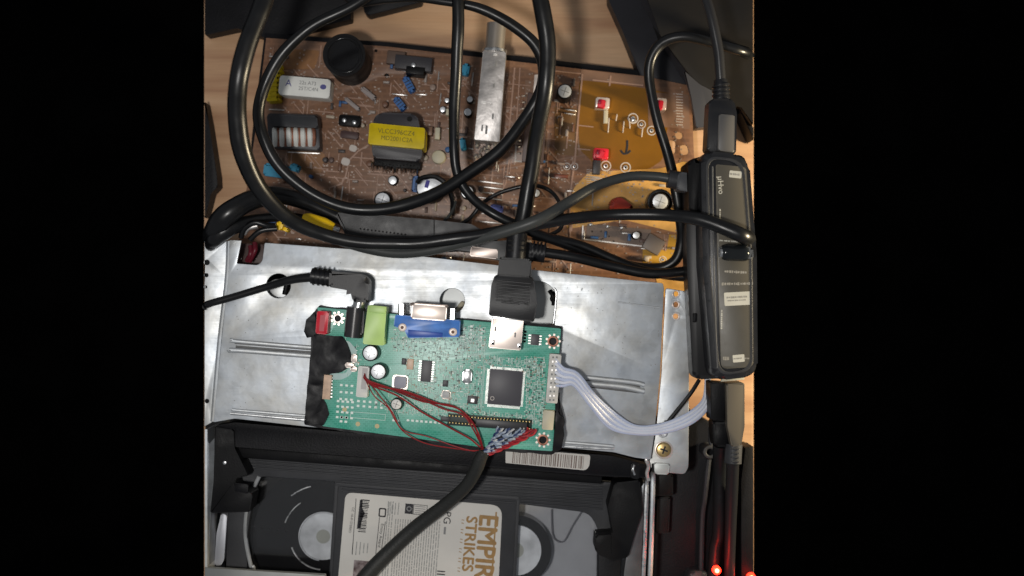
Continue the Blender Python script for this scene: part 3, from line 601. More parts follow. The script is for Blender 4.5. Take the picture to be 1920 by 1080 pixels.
for x, y, r_ in ((633, 597, 6), (1037, 640, 7), (1018, 825, 7)):
    o = curve_mesh('mounting_ring', [circ(x, y, r_ + 3.5, 24), circ(x, y, r_, 24)], ZB - .01, ZB + .03, copper if r_ > 6 else pearl, gb, .005)
    for k in range(9):
        a = k*2*math.pi/9; cyl('via', x + (r_+5.5)*math.cos(a), y + (r_+5.5)*math.sin(a), 2.3, ZB, ZB+.025, pearl, o, 0, 8)
tape_piece('black_tape_flap', rounded([(588, 628), (640, 631), (652, 645), (660, 672), (652, 690), (636, 700), (612, 702), (608, 725), (604, 745), (612, 760), (616, 776), (606, 799), (570, 794), (578, 720)], 3), ZB + .02, ZB + .16, None, .09)
tag(bpy.data.objects['black_tape_flap'], 'crumpled black tape folded over the left end of the green board', 'tape')
o = tape_piece('tape_blob', rounded([(588, 584), (594, 606), (592, 630), (576, 634), (570, 622), (574, 600)], 2), ZT + .05, ZB + .05, None, .08); tag(o, 'torn black tape scrap beside the red plug on the green board', 'tape')
o = tape_piece('tape_blob', rounded([(1042, 740), (1050, 738), (1047, 775), (1056, 785), (1058, 815), (1052, 842), (1036, 850), (1040, 800)], 2), ZT + .05, ZB + .12, None, .12); tag(o, 'shiny black tape bulge at the lower right corner of the green board', 'tape')
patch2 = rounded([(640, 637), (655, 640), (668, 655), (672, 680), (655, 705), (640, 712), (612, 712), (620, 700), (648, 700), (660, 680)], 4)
prism('residue_and_glare', patch2, ZB, ZB + .012, greenpale, gb, 0)  # pale teal residue with its glare painted into the colour
def hx(p, c=(0,0)): return p
o = G('red_connector', 604, 605, 22, 43, .75, red, bev=.06, r=3); G('connector_slot', 604, 606, 9, 30, .76, mat('deep_red', (.4, .0, .02), .4), o, bev=0)
# DC jack
o = prism('power_jack', [(650, 578), (683, 580), (681, 628), (646, 626)], ZB, ZB + .75, chip, gb, .12, 3)
tube('jack_barrel', [P(668, 576, ZB+.55), P(662, 632, ZB+.5)], .43, mat('black_gloss_plastic', (.03, .03, .033), .28), o, 24, px=False, smooth=False)
o = prism('terminal_block', [(690, 572), (725, 576), (719, 648), (680, 645)], ZB, ZB + .95, lime, gb, .04, 2)
prism('block_step', [(694, 572), (724, 575), (723, 588), (692, 585)], ZB + .9, ZB + 1.05, lime, o, .03)
# VGA
o = prism('video_connector', [(741, 590), (863, 601), (861, 632), (765, 634), (758, 618), (738, 612)], ZB, ZB + .9, blue, gb, .05, 3)
prism('connector_shell', rounded([(774, 569), (838, 574), (836, 602), (770, 597)], 4), ZB + .1, ZB + 1.05, pearl, o, .06)
prism('shell_rim', rounded([(770, 567), (841, 572), (840, 578), (768, 573)], 2), ZB + .1, ZB + 1.0, mat('dark_rim', (.10, .08, .07), .4, .6), o, .04)
for x in (754, 849):
    y = 578 + (x-754)*.09
    tube('screw_post', [P(x, y - 8, ZB+.5), P(x - 1, y + 16, ZB+.5)], .17, steel, o, 6, px=False, smooth=False)
    y2 = 614 + (x-754)*.09
    cyl('post_foot', x, y2, 8, ZB+.9, ZB+1.0, pearl, o, .05, 14); cyl('foot_hole', x, y2, 3.4, ZB+.98, ZB+1.006, mat('dark_copper', (.10, .04, .02), .5), o, 0, 10)
prism('connector_step', [(765, 618), (830, 624), (829, 632), (766, 631)], ZB+.4, ZB+.93, mat('deeper_blue', (.015, .07, .38), .35), o, .02)
# HDMI socket
o = prism('hdmi_socket', [(923, 595), (982, 600), (976, 657), (916, 652)], ZB, ZB + .6, pearl, gb, .05, 2)
for x, y in ((924, 642), (974, 648)): G('socket_foot', x, y, 7, 9, .63, steel, o); G('foot_slot', x, y+2, 4, 4, .64, hole, o, bev=0)
for x, y in ((929, 617), (966, 628)): G('stamp', x, y, 3, 9, .607, inkgrey, o, bev=0)
# capacitors, inductor, chips
for x, y, r_, h in ((694, 662, 15.5, .75), (709, 697, 15.5, .75), (743, 758, 11, .6)): cap(x, y, r_, ZB + h, gb, ZB, blk, white if r_ < 12 else capt, tr=.85)
o = G('inductor', 750, 717, 29, 27, .1, pearl, r=6, bev=.0); G('inductor_core', 750, 717, 23, 22, .35, mat('ferrite_grey', (.33, .34, .40), .5), o, r=6)
o = G('small_inductor', 836, 740, 18, 16, .06, pearl, r=4); G('inductor_core', 836, 740, 13, 12, .25, mat('ferrite_pale', (.45, .46, .46), .5), o, r=4)
def pins(x, y, w, h, a, n, side, o, l=5, m=tin):
    c, s = math.cos(math.radians(a)), math.sin(math.radians(a)); bm = bmesh.new()
    for k in range(n):
        t = (k + .5)/n - .5
        for sg in (-1, 1):
            u, v = (t*w, sg*(h/2 + l/2)) if side == 'h' else (sg*(w/2 + l/2), t*h)
            pw, ph = (w/n*.5, l) if side == 'h' else (l, h/n*.5)
            add_prism(bm, rect(x + u*c - v*s, y + u*s + v*c, pw, ph, a), ZB, ZB + .05)
    q = mk('pins', bm, m, o, smooth=False)
    if n > 12: q['kind'] = 'stuff'
o = G('processor_chip', 947, 727, 62, 66, .17, mat('processor_epoxy', (.075, .072, .082), .45), bev=.03, r=2); pins(947, 727, 62, 66, 4.8, 30, 'h', o); pins(947, 727, 62, 66, 4.8, 30, 'v', o)
curve_mesh('pin_one_mark', [circ(923, 747, 4, 16), circ(923, 747, 2.8, 16)], ZB+.168, ZB+.176, silk, o)
for x, y, w, h, n in ((799, 696, 19, 40, 9), (1003, 637, 15, 20, 4)): o = G('control_chip', x, y, w, h, .16, MC['processor_epoxy']); pins(x, y, w, h, 4.8, n, 'v', o)
o = G('regulator_chip', 886, 750, 19, 15, .12, chip); G('chip_mark', 886, 751, 6, 6, .125, tin, o, bev=0)
G('crystal', 876, 706, 17, 27, .3, steel, r=6, bev=.06); G('small_chip', 835, 719, 10, 12, .12, chip); G('small_chip', 835, 786, 18, 9, .15, chip)
G('amber_part', 769, 683, 12, 20, .15, mat('amber_part', (.62, .45, .33), .4)); G('amber_part', 757, 678, 8, 12, .12, chip)
for x, y, w, h in ((655, 685, 16, 9), (664, 672, 10, 16), (663, 692, 12, 10)): G('soldered_part', x, y, w, h, .25, pearl, r=3)
# connectors on the board
o = G('wire_header', 680, 716, 21, 58, .55, white, bev=.04, r=2); G('header_slot', 683, 710, 10, 40, .56, mat('header_inner', (.45, .43, .42), .5), o, bev=0)
o = G('control_header', 1038, 710, 22, 92, .62, mat('off_white_connector', (.60, .58, .54), .5, var=.15, scale=3), bev=.04, r=2)
for k in range(11):
    for u in (-4, 3): G('contact', 1038 + u - (k-5)*.6, 710 + (k-5)*8, 3, 3.4, .64, tin if k % 2 else inkgrey, o, bev=0)
o = G('spare_header', 1028, 788, 21, 36, .5, cream, bev=.04, r=2)
o = G('side_header', 613, 726, 15, 46, .3, mat('peach_plastic', (.60, .42, .30), .5, var=.2, scale=4), bev=.03)
for k in range(7): G('header_pin', 620, 708 + k*6, 6, 2.4, .2, tin, o, bev=0)
# dual row pin header
o = G('display_header', 918, 792, 158, 22, .12, mat('green_black', (.015, .03, .028), .5), a=4.4)
for k in range(26):
    for v in (-6.5, 6.5):
        x = 843 + k*6; y = 792 + (x-918)*.077 + v
        cyl('header_pin', x, y, 1.6, ZB, ZB + .42, brass, o, .02, 6)
# solder pads in grids and many tiny surface parts
bm = bmesh.new()
for gx, gy, nx, ny, dx, dy in ((640, 722, 3, 3, 10, 13), (634, 752, 4, 4, 9, 10), (672, 752, 5, 2, 11, 9), (640, 782, 2, 2, 9, 8), (765, 788, 8, 1, 8.5, 0), (738, 788, 2, 1, 9, 0), (985, 622, 2, 4, 0.1, 6), (884, 612, 1, 5, 6, 7), (903, 618, 1, 4, 6, 7), (998, 645, 4, 1, 4, 1)):
    for i in range(nx):
        for j in range(ny): add_prism(bm, rect(gx + i*dx - j*.6, gy + j*dy + i*dx*.08, 5, 4, 5), ZB - .01, ZB + .03)
o = mk('solder_pads', bm, mat('pad_silver', (.60, .66, .62), .5, .2), gb, smooth=False); o['kind'] = 'stuff'
for x, y in ((671, 795), (707, 799), (613, 776), (646, 768)): cyl('test_pad', x, y, 4.4, ZB, ZB+.02, mat('dull_gold_pad', (.42, .36, .2), .5, .2), gb, 0, 14)
bms = [bmesh.new() for _ in range(4)]
zones = [((735, 625), (910, 665), 190), ((760, 665), (905, 770), 320), ((905, 660), (1020, 690), 90), ((985, 690), (1022, 780), 130), ((720, 770), (905, 782), 40), ((905, 765), (1000, 782), 60), ((985, 655), (1022, 690), 40), ((640, 650), (700, 720), 15), ((860, 605), (912, 650), 60), ((700, 720), (760, 780), 16)]
for (x0, y0), (x1, y1), n in zones:
    for _ in range(int(n*3.2)):
        x, y = random.uniform(x0, x1), random.uniform(y0, y1)
        if math.hypot(x-799, y-696) < 16 or (914 < x < 981 and 690 < y < 765): continue
        x = round(x/3)*3; y = round(y/2.8)*2.8 + (x-820)*.08
        w, h = random.choice(((4, 1.8), (1.8, 4), (2.6, 1.4), (1.6, 1.6), (7, 1), (1, 8))); k = random.choice((0, 1, 1, 1, 1, 2, 3)); k = 1 if max(w, h) > 6 else k
        add_prism(bms[k], rect(x, y, w, h, 4.8), ZB - .01, ZB + .03 + .05*random.random())
for b_, m_, n_ in zip(bms, (mat('pad_silver', (.60, .66, .62), .5, .2), mat('pale_mint_print', (.50, .66, .60), .5), chip, mat('tan_part', (.4, .32, .24), .5)), ('pale_surface_parts', 'printed_outlines', 'dark_surface_parts', 'tan_surface_parts')):
    o = mk(n_, b_, m_, gb, smooth=False); o['kind'] = 'stuff'
for x, y, w, h in ((762, 700, 1.2, 60), (815, 700, 1.2, 64), (905, 725, 1.2, 78), (690, 780, 66, 12)):
    curve_mesh('print_frame', [rect(x, y, max(w, 3), h, 4.8), rect(x, y, max(w, 3) - 2, h - 2, 4.8)], ZB - .01, ZB + .012, mat('pale_mint_print', (.50, .66, .60), .5), gb)
# red wires from the white header to the display plug
rw = thing('red_wire_bundle', 'thin red wires looping from the white header over the green board', 'wires', P(690, 710, ZB + .3))
e = (906, 842)
paths = [[(682, 703), (690, 716), (730, 728), (790, 752), (850, 762), (885, 790), (898, 820), e],
         [(680, 706), (700, 722), (760, 734), (820, 756), (862, 768), (890, 800), (901, 825), e],
         [(684, 699), (688, 712), (720, 724), (775, 742), (830, 766), (868, 778), (888, 806), e],
         [(683, 710), (700, 724), (745, 742), (790, 772), (840, 800), (880, 822), (895, 834), e],
         [(681, 702), (700, 740), (728, 765), (742, 790), (760, 812), (800, 832), (860, 842), (890, 846)],
         [(685, 706), (712, 742), (735, 772), (755, 806), (800, 818), (850, 836), (885, 845), e]]
for i, p in enumerate(paths):
    zz = [ZB + .5, ZB + .75, ZB + .55 + .05*i, ZB + .45, ZB + .4, ZB + .5, ZB + .5, ZB + .35]
    tube('red_wire', [(x, y, z) for (x, y), z in zip(p, zz)], .038 if i < 4 else .026, redw, rw, 8, 8)
# display cable: plug, twisted pairs, sleeve
dc = thing('display_cable', 'black sleeved display cable with twisted blue white and red wires crossing the cassette', 'cable', P(800, 960, ZC + .3))
box('display_plug', 940, 796, 96, 14, ZB + .42, ZB + .62, mat('plug_black', (.02, .02, .025), .4), dc, 4.8, .04)
cols = [(.30, .36, .46), (.03, .05, .14), (.42, .44, .47), (.02, .022, .03), (.30, .02, .03)]
wm = [mat('lead_%s' % n, c, .4) for n, c in zip(('pale', 'navy', 'white', 'dark', 'maroon'), cols)]
for i in range(11):
    x0 = 935 + i*7; y0 = 800 + i*.55; ph = random.random()*6
    for h in (0, 1):
        pts = []
        for k in range(13):
            t = k/12; bx = x0 + (908 + i*.8 - x0)*t; by = y0 + (848 + i*.4 - y0)*(t**.75)
            aa = ph + h*math.pi + k*1.5; nrm = 2.2*(1 - .4*t)
            pts.append((bx + nrm*math.cos(aa)*.8, by + nrm*math.cos(aa), ZB + .55 - .15*t + .07*math.sin(aa)))
        m_ = wm[4] if i > 7 else wm[(0 if h else (1, 2, 3)[i % 3])]
        tube('lead', pts, .052, m_, dc, 6, 4)
tube('cable_sleeve', [(908, 845, ZB+.35), (900, 862, ZB+.2), (893, 880, 5.6), (873, 912, 5.0), (835, 946, 4.3), (780, 988, 3.7), (730, 1034, 3.6), (690, 1076, 3.8), (640, 1140, 4), (600, 1200, 4)], [.26, .3, .3, .3, .31, .34, .36, .38, .38, .38], mat('sleeve_fabric', (.02, .021, .02), .55, bump=.5, bscale=9), dc, 16)
# white control ribbon
rb = thing('white_ribbon_cable', 'white flat ribbon cable curving from the green board under the media hub', 'cable', P(1200, 790, ZT))
for i in range(7):
    f = i / 6; o_ = (i - 3)*1.15
    sp = .155
    ctrl = [(1041, 672 + i*8.5, ZB+.55), (1056, 690 + i*5.6, ZB+.6), (1080 + o_*-1.0, 712 + o_*3.2, ZB+.5), (1112 + o_*-1.6, 752 + o_*2.4, ZB+.2), (1150 + o_*-2.2, 790 + o_*3.2, ZT+.35), (1190 + o_*-1.0, 806 + o_*2.0, ZT+.3 + .0*i),
            (1240 + o_*.3, 804 + o_*2.3, ZT+.2), (1290 + o_*1.6, 786 + o_*2.2, ZT+.25), (1322 + o_*1.8, 758 + o_*1.2, ZT), (1327 + o_*1.1, 725, 4.6), (1326 + o_*.9, 695, 4.3)]
    tube('ribbon_wire', [(x, y, z + .05*(i % 2)) for x, y, z in ctrl], .072, wirew if i % 2 else mat('blue_grey_wire', (.55, .61, .78), .45), rb, 8, 8)

# ================================================================ CABLES AND PLUGS
def cable(name, label, pts, r, m=blk, seg=14, cat='cable', n=10):
    w = [P(*p) for p in pts]; w = catmull(w, 3)
    rs = r if isinstance(r, (list, tuple)) else [r]*len(pts)
    rr = [rs[min(i//3, len(rs)-1)]*(1-(i % 3)/3) + rs[min(i//3+1, len(rs)-1)]*((i % 3)/3) for i in range(len(w))]
    w = [v + Vector((noise.noise(v*.45), noise.noise(v*.45 + Vector((7, 0, 0))), 0))*.09 for v in w]
    rr = [q*(1 + .05*noise.noise(v*.9)) for q, v in zip(rr, w)]
    o = tube(name, w, rr, m, None, seg, 4, px=False); tag(o, label, cat); return o
cable('black_cable', 'thick black cable sweeping down the left side and across everything above the metal deck',
      [(525, -120, 9), (505, -40, 10), (487, 20, 10.5), (463, 85, 10.8), (448, 150, 10.8), (443, 215, 10.2), (455, 290, 9.5), (490, 358, 8.6), (540, 408, 7.8), (605, 438, 7.2), (690, 456, 6.9), (770, 457, 6.8), (860, 447, 6.8), (960, 428, 7.2), (1060, 410, 7.1), (1150, 403, 6.8), (1240, 403, 7.2), (1310, 411, 8.0), (1370, 432, 8.4), (1394, 444, 8.2), (1403, 450, 6.5), (1405, 456, 3), (1406, 458, -12)],
      [.40]*5 + [.40, .40, .38, .34, .3, .28, .28, .28, .27, .27, .27, .28, .30, .33, .34, .34, .3, .3])
cable('looped_cable', 'medium black cable forming the big round loop over the brown circuit board',
      [(800, -90, 6), (730, -40, 7.2), (655, 13, 7.4), (580, 52, 7.3), (525, 105, 7.1), (494, 165, 6.9), (488, 225, 6.7), (508, 290, 6.5), (555, 343, 6.2), (620, 380, 6.0), (690, 392, 5.9), (760, 384, 5.7), (830, 358, 5.4), (895, 315, 5.2), (955, 260, 5.2), (1000, 200, 5.3), (1019, 145, 5.8), (1008, 92, 6.2), (970, 52, 6.4), (915, 22, 6.6), (850, 4, 6.6), (780, -4, 6.4), (720, 0, 6.2), (660, 2, 5.6), (600, -60, 5)],
      [.22, .22, .23, .25, .27, .27, .27, .27, .27, .27, .28, .29, .29, .3, .3, .3, .3, .28, .27, .24, .2, .18, .18, .18, .18])
cable('video_cable', 'black cable going straight down into the large black plug on the green board',
      [(975, -160, 7), (1000, -60, 8.2), (1018, 20, 8.4), (1026, 90, 8.2), (1023, 160, 8.0), (1014, 220, 7.4), (1003, 280, 6.7), (992, 340, 6.2), (982, 400, 6.0), (972, 440, 6.1)], [.37, .37, .38, .38, .37, .35, .35, .36, .37, .34])
cable('antenna_cable', 'black cable dropping from the top centre then running right and up behind the media hub',
      [(845, -120, 6), (856, -30, 7), (858, 40, 7), (856, 120, 6.6), (853, 200, 6), (852, 270, 5.4), (860, 330, 5.2), (885, 372, 5.2), (925, 402, 5.4), (975, 425, 5.2), (1040, 450, 4.6), (1110, 478, 4), (1180, 497, 3.8), (1235, 502, 3.8), (1268, 485, 4), (1280, 450, 4.2), (1278, 410, 4.6), (1266, 350, 4.8), (1248, 280, 4.8), (1230, 220, 4.9), (1218, 150, 5), (1222, 105, 5.2), (1245, 78, 5.4), (1290, 70, 5.6), (1350, 84, 5.4), (1388, 95, 5.2), (1402, 100, 4), (1405, 103, 0), (1406, 104, -12)],
      [.28]*3 + [.27, .26, .24, .22, .22, .22, .22, .24, .25, .26, .26, .26, .26, .25, .25, .24, .24, .24, .25, .26, .25, .25, .25, .25, .25, .25])
# grey cable with usb plug into hub
gc = thing('grey_usb_cable', 'dark grey cable with rectangular plug entering the left side of the media hub', 'cable', P(1100, 400, 5))
tube('cord', [(620, 446, 5.6), (680, 464, 5.8), (740, 474, 6), (800, 470, 6.3), (870, 454, 6.7), (940, 436, 7.3), (1010, 412, 7.6), (1065, 380, 7.0), (1120, 348, 6.3), (1180, 331, 6), (1230, 331, 6), (1262, 336, 6.1)], [.2, .24, .25, .25, .25, .26, .27, .25, .23, .22, .22, .22], greyc, gc, 14)
tube('strain_relief', [P(1252, 335, 6.1), P(1282, 340, 6.1)], .42, dgrey, gc, 10, px=False, smooth=False)
prism('usb_plug', rounded([(1272, 322), (1306, 326), (1304, 362), (1268, 356)], 6), 5.6, 6.5, mat('plug_grey', (.06, .062, .068), .5), gc, .12)
# hdmi plug
hp = thing('hdmi_plug', 'large black moulded plug pushed into the silver socket of the green board', 'plug', P(960, 560, ZB))
prism('plug_body', rounded([(928, 514), (1000, 519), (1004, 545), (1007, 565), (1002, 604), (916, 592), (919, 560), (921, 535)], [8, 8, 3, 3, 6, 6, 3, 3]), ZB + .05, ZB + 1.25, plug, hp, .1)
for k in range(7): tube('grip_line', [(932 - k*.4, 526 + k*6, ZB+1.25), (995 - k*.4, 532 + k*6, ZB+1.25)], .035, plug, hp, 6, 2, flat=.8)
tube('grip_line', [(940, 566, ZB+1.25), (975, 569, ZB+1.25)], .05, plug, hp, 6, 2); tube('grip_line', [(955, 561, ZB+1.25), (992, 572, ZB+1.25)], .03, plug, hp, 6, 2)
prism('plug_neck', rounded([(937, 482), (996, 486), (997, 522), (932, 518)], 3), ZB + .1, ZB + 1.1, plug, hp, .1)
tube('strain_relief', [P(970, 436, 6.1), P(966, 486, 6.1)], .47, plug, hp, 16, px=False, smooth=False)
for k in range(3):
    for u in (-1, 1): box('relief_slot', 968 + u*11, 451 + k*9, 9, 3.5, 6.3, 6.58, hole, hp, 5, .0)
prism('socket_tongue', [(926, 590), (984, 597), (983, 602), (924, 598)], ZB + .15, ZB + .9, steel, hp, .02)
# second plug lying behind
sp = thing('horizontal_video_plug', 'second black cable plug lying sideways behind the metal deck edge', 'plug', P(940, 470, 4))
prism('plug_body', rounded([(896, 448), (930, 452), (958, 450), (1000, 455), (1000, 492), (936, 488), (892, 480)], 4), 4.2, 5.3, plug, sp, .1)
prism('metal_tip', rounded([(884, 462), (934, 468), (932, 486), (880, 480)], 2), 4.5, 5.35, mat('dull_tip', (.26, .22, .20), .35, .8), sp, .05)
tube('strain_relief', [P(992, 472, 4.9), P(1022, 476, 4.9)], .42, plug, sp, 16, px=False, smooth=False)
for k in range(4): tube('relief_ring', [P(997 + k*7, 470+k, 4.9), P(1000 + k*7, 470.6+k, 4.9)], .48, plug, sp, 14, px=False, smooth=False)
tube('cord', [(1018, 473, 4.9), (1080, 483, 4.8), (1150, 500, 4.6), (1220, 513, 4.6), (1290, 508, 4.5), (1340, 500, 4.2)], .24, blk, sp, 14)
# dc plug
dp = thing('power_plug', 'black right angled power plug with its cable at the upper left of the green board', 'plug', P(640, 540, ZB))
tube('cord', [(386, 578, -14), (386, 576, 3), (387, 573, 4.6), (394, 569, 5.2), (440, 556, 5.35), (500, 538, 5.5), (550, 524, 5.8), (600, 519, 6.0)], [.17, .17, .17, .17, .17, .18, .2, .22], blk, dp, 12)
tube('strain_relief', [P(584, 517, 6.1), P(626, 523, 6.1)], .36, plug, dp, 14, px=False, smooth=False)
for k in range(4): tube('relief_ring', [P(588 + k*9, 517.5 + k, 6.1), P(592 + k*9, 518 + k, 6.1)], .42, blk, dp, 14, px=False, smooth=False)
prism('plug_body', rounded([(618, 508), (680, 514), (692, 525), (690, 567), (662, 567), (656, 545), (616, 538)], [4, 8, 10, 4, 6, 6, 4]), 5.7, 6.7, plug, dp, .2)
tube('metal_barrel', [P(674, 565, 6.2), P(671, 580, 6.2)], .27, steel, dp, 16, px=False, smooth=False)
# thin wires
cable('thin_cable', 'thin black wire arching behind the upright video cable on the brown board', [(795, 448, 4.2), (850, 424, 3.2), (880, 408, 2.8), (905, 382, 2.8), (940, 360, 2.8), (985, 348, 2.9), (1018, 350, 3), (1040, 366, 3.2), (1053, 395, 3.8), (1050, 430, 3.8), (1010, 446, 4.2)], .10, blk, 10)
cable('thin_cable', 'short thin wire crossing between the round capacitor and the grey module', [(852, 375, 3), (845, 395, 2.8), (830, 415, 2.6), (812, 432, 2.4)], .08, greyc, 8)
cable('thin_cable', 'black wire arched round the pale capacitor top inside the big loop', [(782, 340, 2.9), (792, 331, 3.1), (815, 330, 3.2), (835, 345, 3.2), (846, 372, 3), (846, 400, 2.6)], .13, blk, 8)
cable('thin_cable', 'black wire running under the hub edge down to a ring terminal', [(1312, 712, 4.8), (1298, 732, 4.9), (1276, 760, 4.9), (1256, 786, 4.9), (1250, 796, 4.85)], .10, blk, 8)
cable('fork_cable', 'pair of black cables lying close together along the deck behind the plug', [(1000, 440, 4.8), (1080, 458, 4.4), (1160, 490, 4.2), (1230, 512, 4.1), (1290, 520, 4.1), (1330, 520, 4)], .22, blk, 12)
tm = thing('ring_terminal', 'small crimped metal terminal on the right flange above the brass screw', 'terminal', P(1248, 800, 4.6))
tube('crimp', [P(1252, 790, 4.85), P(1246, 806, 4.8)], .16, steel, tm, 10, px=False, smooth=False); curve_mesh('eye', [circ(1243, 812, 9, 20), circ(1243, 812, 5, 20)], 4.62, 4.7, steel, tm, .01)
cable('bundle_cable', 'thick black cable leaving to the left over the corner of the metal deck',
      [(394, 452, -14), (394, 448, 2), (396, 438, 5.0), (408, 417, 5.8), (430, 396, 6), (470, 376, 5.6), (520, 368, 5), (570, 378, 4.4), (630, 404, 4), (690, 430, 3.8)], [.2, .3, .42, .5, .5, .48, .42, .38, .3, .28], blk)
cable('bundle_cable', 'second black cable squeezed against the metal deck corner at left', [(395, 470, -12), (395, 462, 3), (397, 452, 5.2), (414, 434, 5.6), (445, 420, 5.4), (490, 410, 5), (560, 408, 4.4), (620, 430, 4.6)], [.2, .25, .34, .42, .36, .22, .2, .2], blk)
cable('thin_cable', 'curled black wire by the dark notch in the deck top edge', [(452, 445, 5.2), (458, 428, 5.4), (478, 418, 5.5), (500, 424, 5.4), (515, 425, 5.2)], .13, blk, 10)
cable('thin_cable', 'black wire ending at the small yellow plug left of the loop', [(470, 450, 5.2), (490, 434, 5.3), (520, 430, 5.2)], .13, blk, 10)
cable('white_lead', 'pale grey curled lead beside the dark notch of the deck', [(458, 438, 5), (466, 428, 5.1), (484, 424, 5.1)], .13, tin, 10, 'wire')
# yellow RCA
rc = thing('yellow_plug', 'yellow phono plug lying under the thick cable beside the grey module', 'plug', P(600, 420, 5))
tube('plug_body', [P(568, 406, 5.2), P(580, 410, 5.2), P(608, 420, 5.2), P(626, 427, 5.2)], [.12, .26, .3, .2], ylw, rc, 16, 8, px=False)
tube('metal_tip', [P(624, 427, 5.2), P(637, 431, 5.2)], .12, steel, rc, 12, px=False, smooth=False)
yc = thing('small_yellow_plug', 'small broken looking yellow connector at the left end of the brown board', 'plug', P(530, 425, 4))
box('plug_body', 524, 423, 13, 16, 4.2, 4.9, ylw, yc, 20, .1, 4); box('plug_tip', 535, 430, 12, 7, 4.2, 4.7, ylw, yc, 30, .08, 3)
# grey module with ventilation dots
md = thing('grey_module', 'long dark grey plastic module with a row of tiny holes under the cables', 'module', P(755, 425, 2))
prism('case', rounded([(628, 398), (720, 404), (812, 412), (884, 420), (936, 450), (900, 474), (650, 446)], 6), 2.6, 4.6, mat('module_grey', (.035, .035, .037), .45, bump=.15, bscale=20, rvar=.08), md, .12)
for k in range(13): cyl('vent_hole', 676 + k*7, 429 + k*.9, 1.8, 4.6, 4.608, hole, md, 0, 8)
prism('seam', [(813, 412), (815, 412), (815, 440), (813, 440)], 4.6, 4.61, hole, md, 0)
lip = prism('clear_rod', [(700, 474), (705, 478), (900, 470), (905, 466)], 4.0, 4.3, blkm, md, .05)

# ================================================================ MEDIA HUB
hb = thing('media_hub', 'tall black rounded media hub standing over the right edge of the deck', 'hub', P(1360, 500, 4.5))
def hubo(g, x=0): return rounded([(1314 - g + x, 282 - g), (1404 + g + x, 290 - g), (1419 + g + x, 480), (1421 + g + x, 705 + g), (1336 - g + x, 715 + g), (1318 - g + x, 500)], [24, 30, 0, 24, 26, 0], 6)
prism('case', hubo(0), 4.6, 7.4, mat('hub_black', (.014, .0145, .017), .32, spec=.4, bump=.08, bscale=20, rvar=.06), hb, .28)
prism('lower_case', rounded([(1285, 296), (1400, 288), (1414, 480), (1415, 707), (1299, 712), (1288, 500)], [26, 20, 0, 20, 16, 0], 5), 4.55, 5.7, mat('hub_lower_black', (.006, .006, .007), .4, spec=.3), hb, .2)
curve_mesh('top_rim', [hubo(-9), hubo(-14)], 7.4, 7.44, dgrey, hb, .015)
tp_ = prism('top_panel', rounded([(1342, 308), (1399, 313), (1411, 480), (1413, 688), (1352, 692), (1345, 500)], [4, 8, 0, 12, 12, 0]), 7.38, 7.43, mat('panel_brown_grey', (.115, .102, .078), .38, rvar=.06), hb, .015)
ZH = 7.436
pk = mat('panel_print', (.62, .60, .52), .5, var=.05); pkd = mat('faded_panel_print', (.32, .30, .26), .5, var=.2, scale=5)
prism('printed_label', rect(1379, 327, 23, 13, 6), ZH-.02, ZH, pk, tp_, 0, 2)
prism('printed_label', rect(1383, 560, 50, 25, -3), ZH-.02, ZH, pk, tp_, 0, 3)
prism('printed_label', rect(1385, 672, 22, 14, -5), ZH-.02, ZH, pk, tp_, 0, 2)
def scrib(x, y, w, h, a, m=pkd, step=4):
    bm = bmesh.new(); c, s = math.cos(math.radians(a)), math.sin(math.radians(a)); u = -w/2
    while u < w/2:
        l = random.uniform(2, 4); add_prism(bm, rect(x + u*c, y + u*s, l, h*random.uniform(.6, 1), a), ZH-.02, ZH+.003); u += l + 1.1
    mk('faded_print', bm, m, tp_, smooth=False)
scrib(1381, 510, 42, 5, 3); scrib(1383, 532, 56, 5.5, -1); scrib(1361, 672, 8, 8, 0); scrib(1353, 600, 34, 2.5, 91, pk); scrib(1350, 405, 22, 2.5, 91, pk)
scrib(1379, 327, 16, 4, 6); scrib(1383, 557, 38, 4, -3); scrib(1383, 563, 34, 3, -3); scrib(1385, 672, 15, 3, -5)
text('logo_print', 'µHvo', 1351, 347, ZH, 11, pk, tp_, 86)
scrib(1367, 452, 34, 3, 4, pk); scrib(1409, 600, 40, 3, 90); scrib(1402, 672, 8, 3, 2)
tube('edge_highlight_ridge', [(1336, 312, 7.41), (1338, 500, 7.41), (1345, 690, 7.41)], .035, mat('edge_highlight_grey', (.12, .12, .12), .35), hb, 6, 3)  # pale line painted in as a highlight along the panel edge
box('side_button', 1303, 596, 6, 17, 5.4, 5.9, hous, hb, 0, .05, 2)
prism('socket_hood', rounded([(1290, 300), (1312, 296), (1316, 400), (1292, 400)], 10), 4.7, 6.9, blkm, hb, .2)
prism('end_tab', [(1356, 700), (1395, 696), (1396, 712), (1352, 716)], 6.8, 7.0, cream, hb, .03)
# plug over the hub
op = thing('glossy_plug', 'short glossy black plug lying on the hub panel at the right edge', 'plug', P(1380, 473, 7.5))
tube('plug_body', [P(1353, 473, 7.85), P(1362, 473, 7.85), P(1395, 474, 7.85), P(1402, 474, 7.85)], [.30, .38, .38, .3], mat('glossy_black', (.01, .012, .014), .12), op, 18, 6, px=False)
tube('metal_cap', [P(1349, 473, 7.85), P(1354, 473, 7.85)], .27, steel, op, 16, px=False, smooth=False)
prism('clear_latch', rounded([(1396, 462), (1412, 464), (1413, 486), (1398, 484)], 4), 7.5, 8.1, mat('smoky_plastic', (.12, .125, .13), .15, rvar=.05), op, .12)
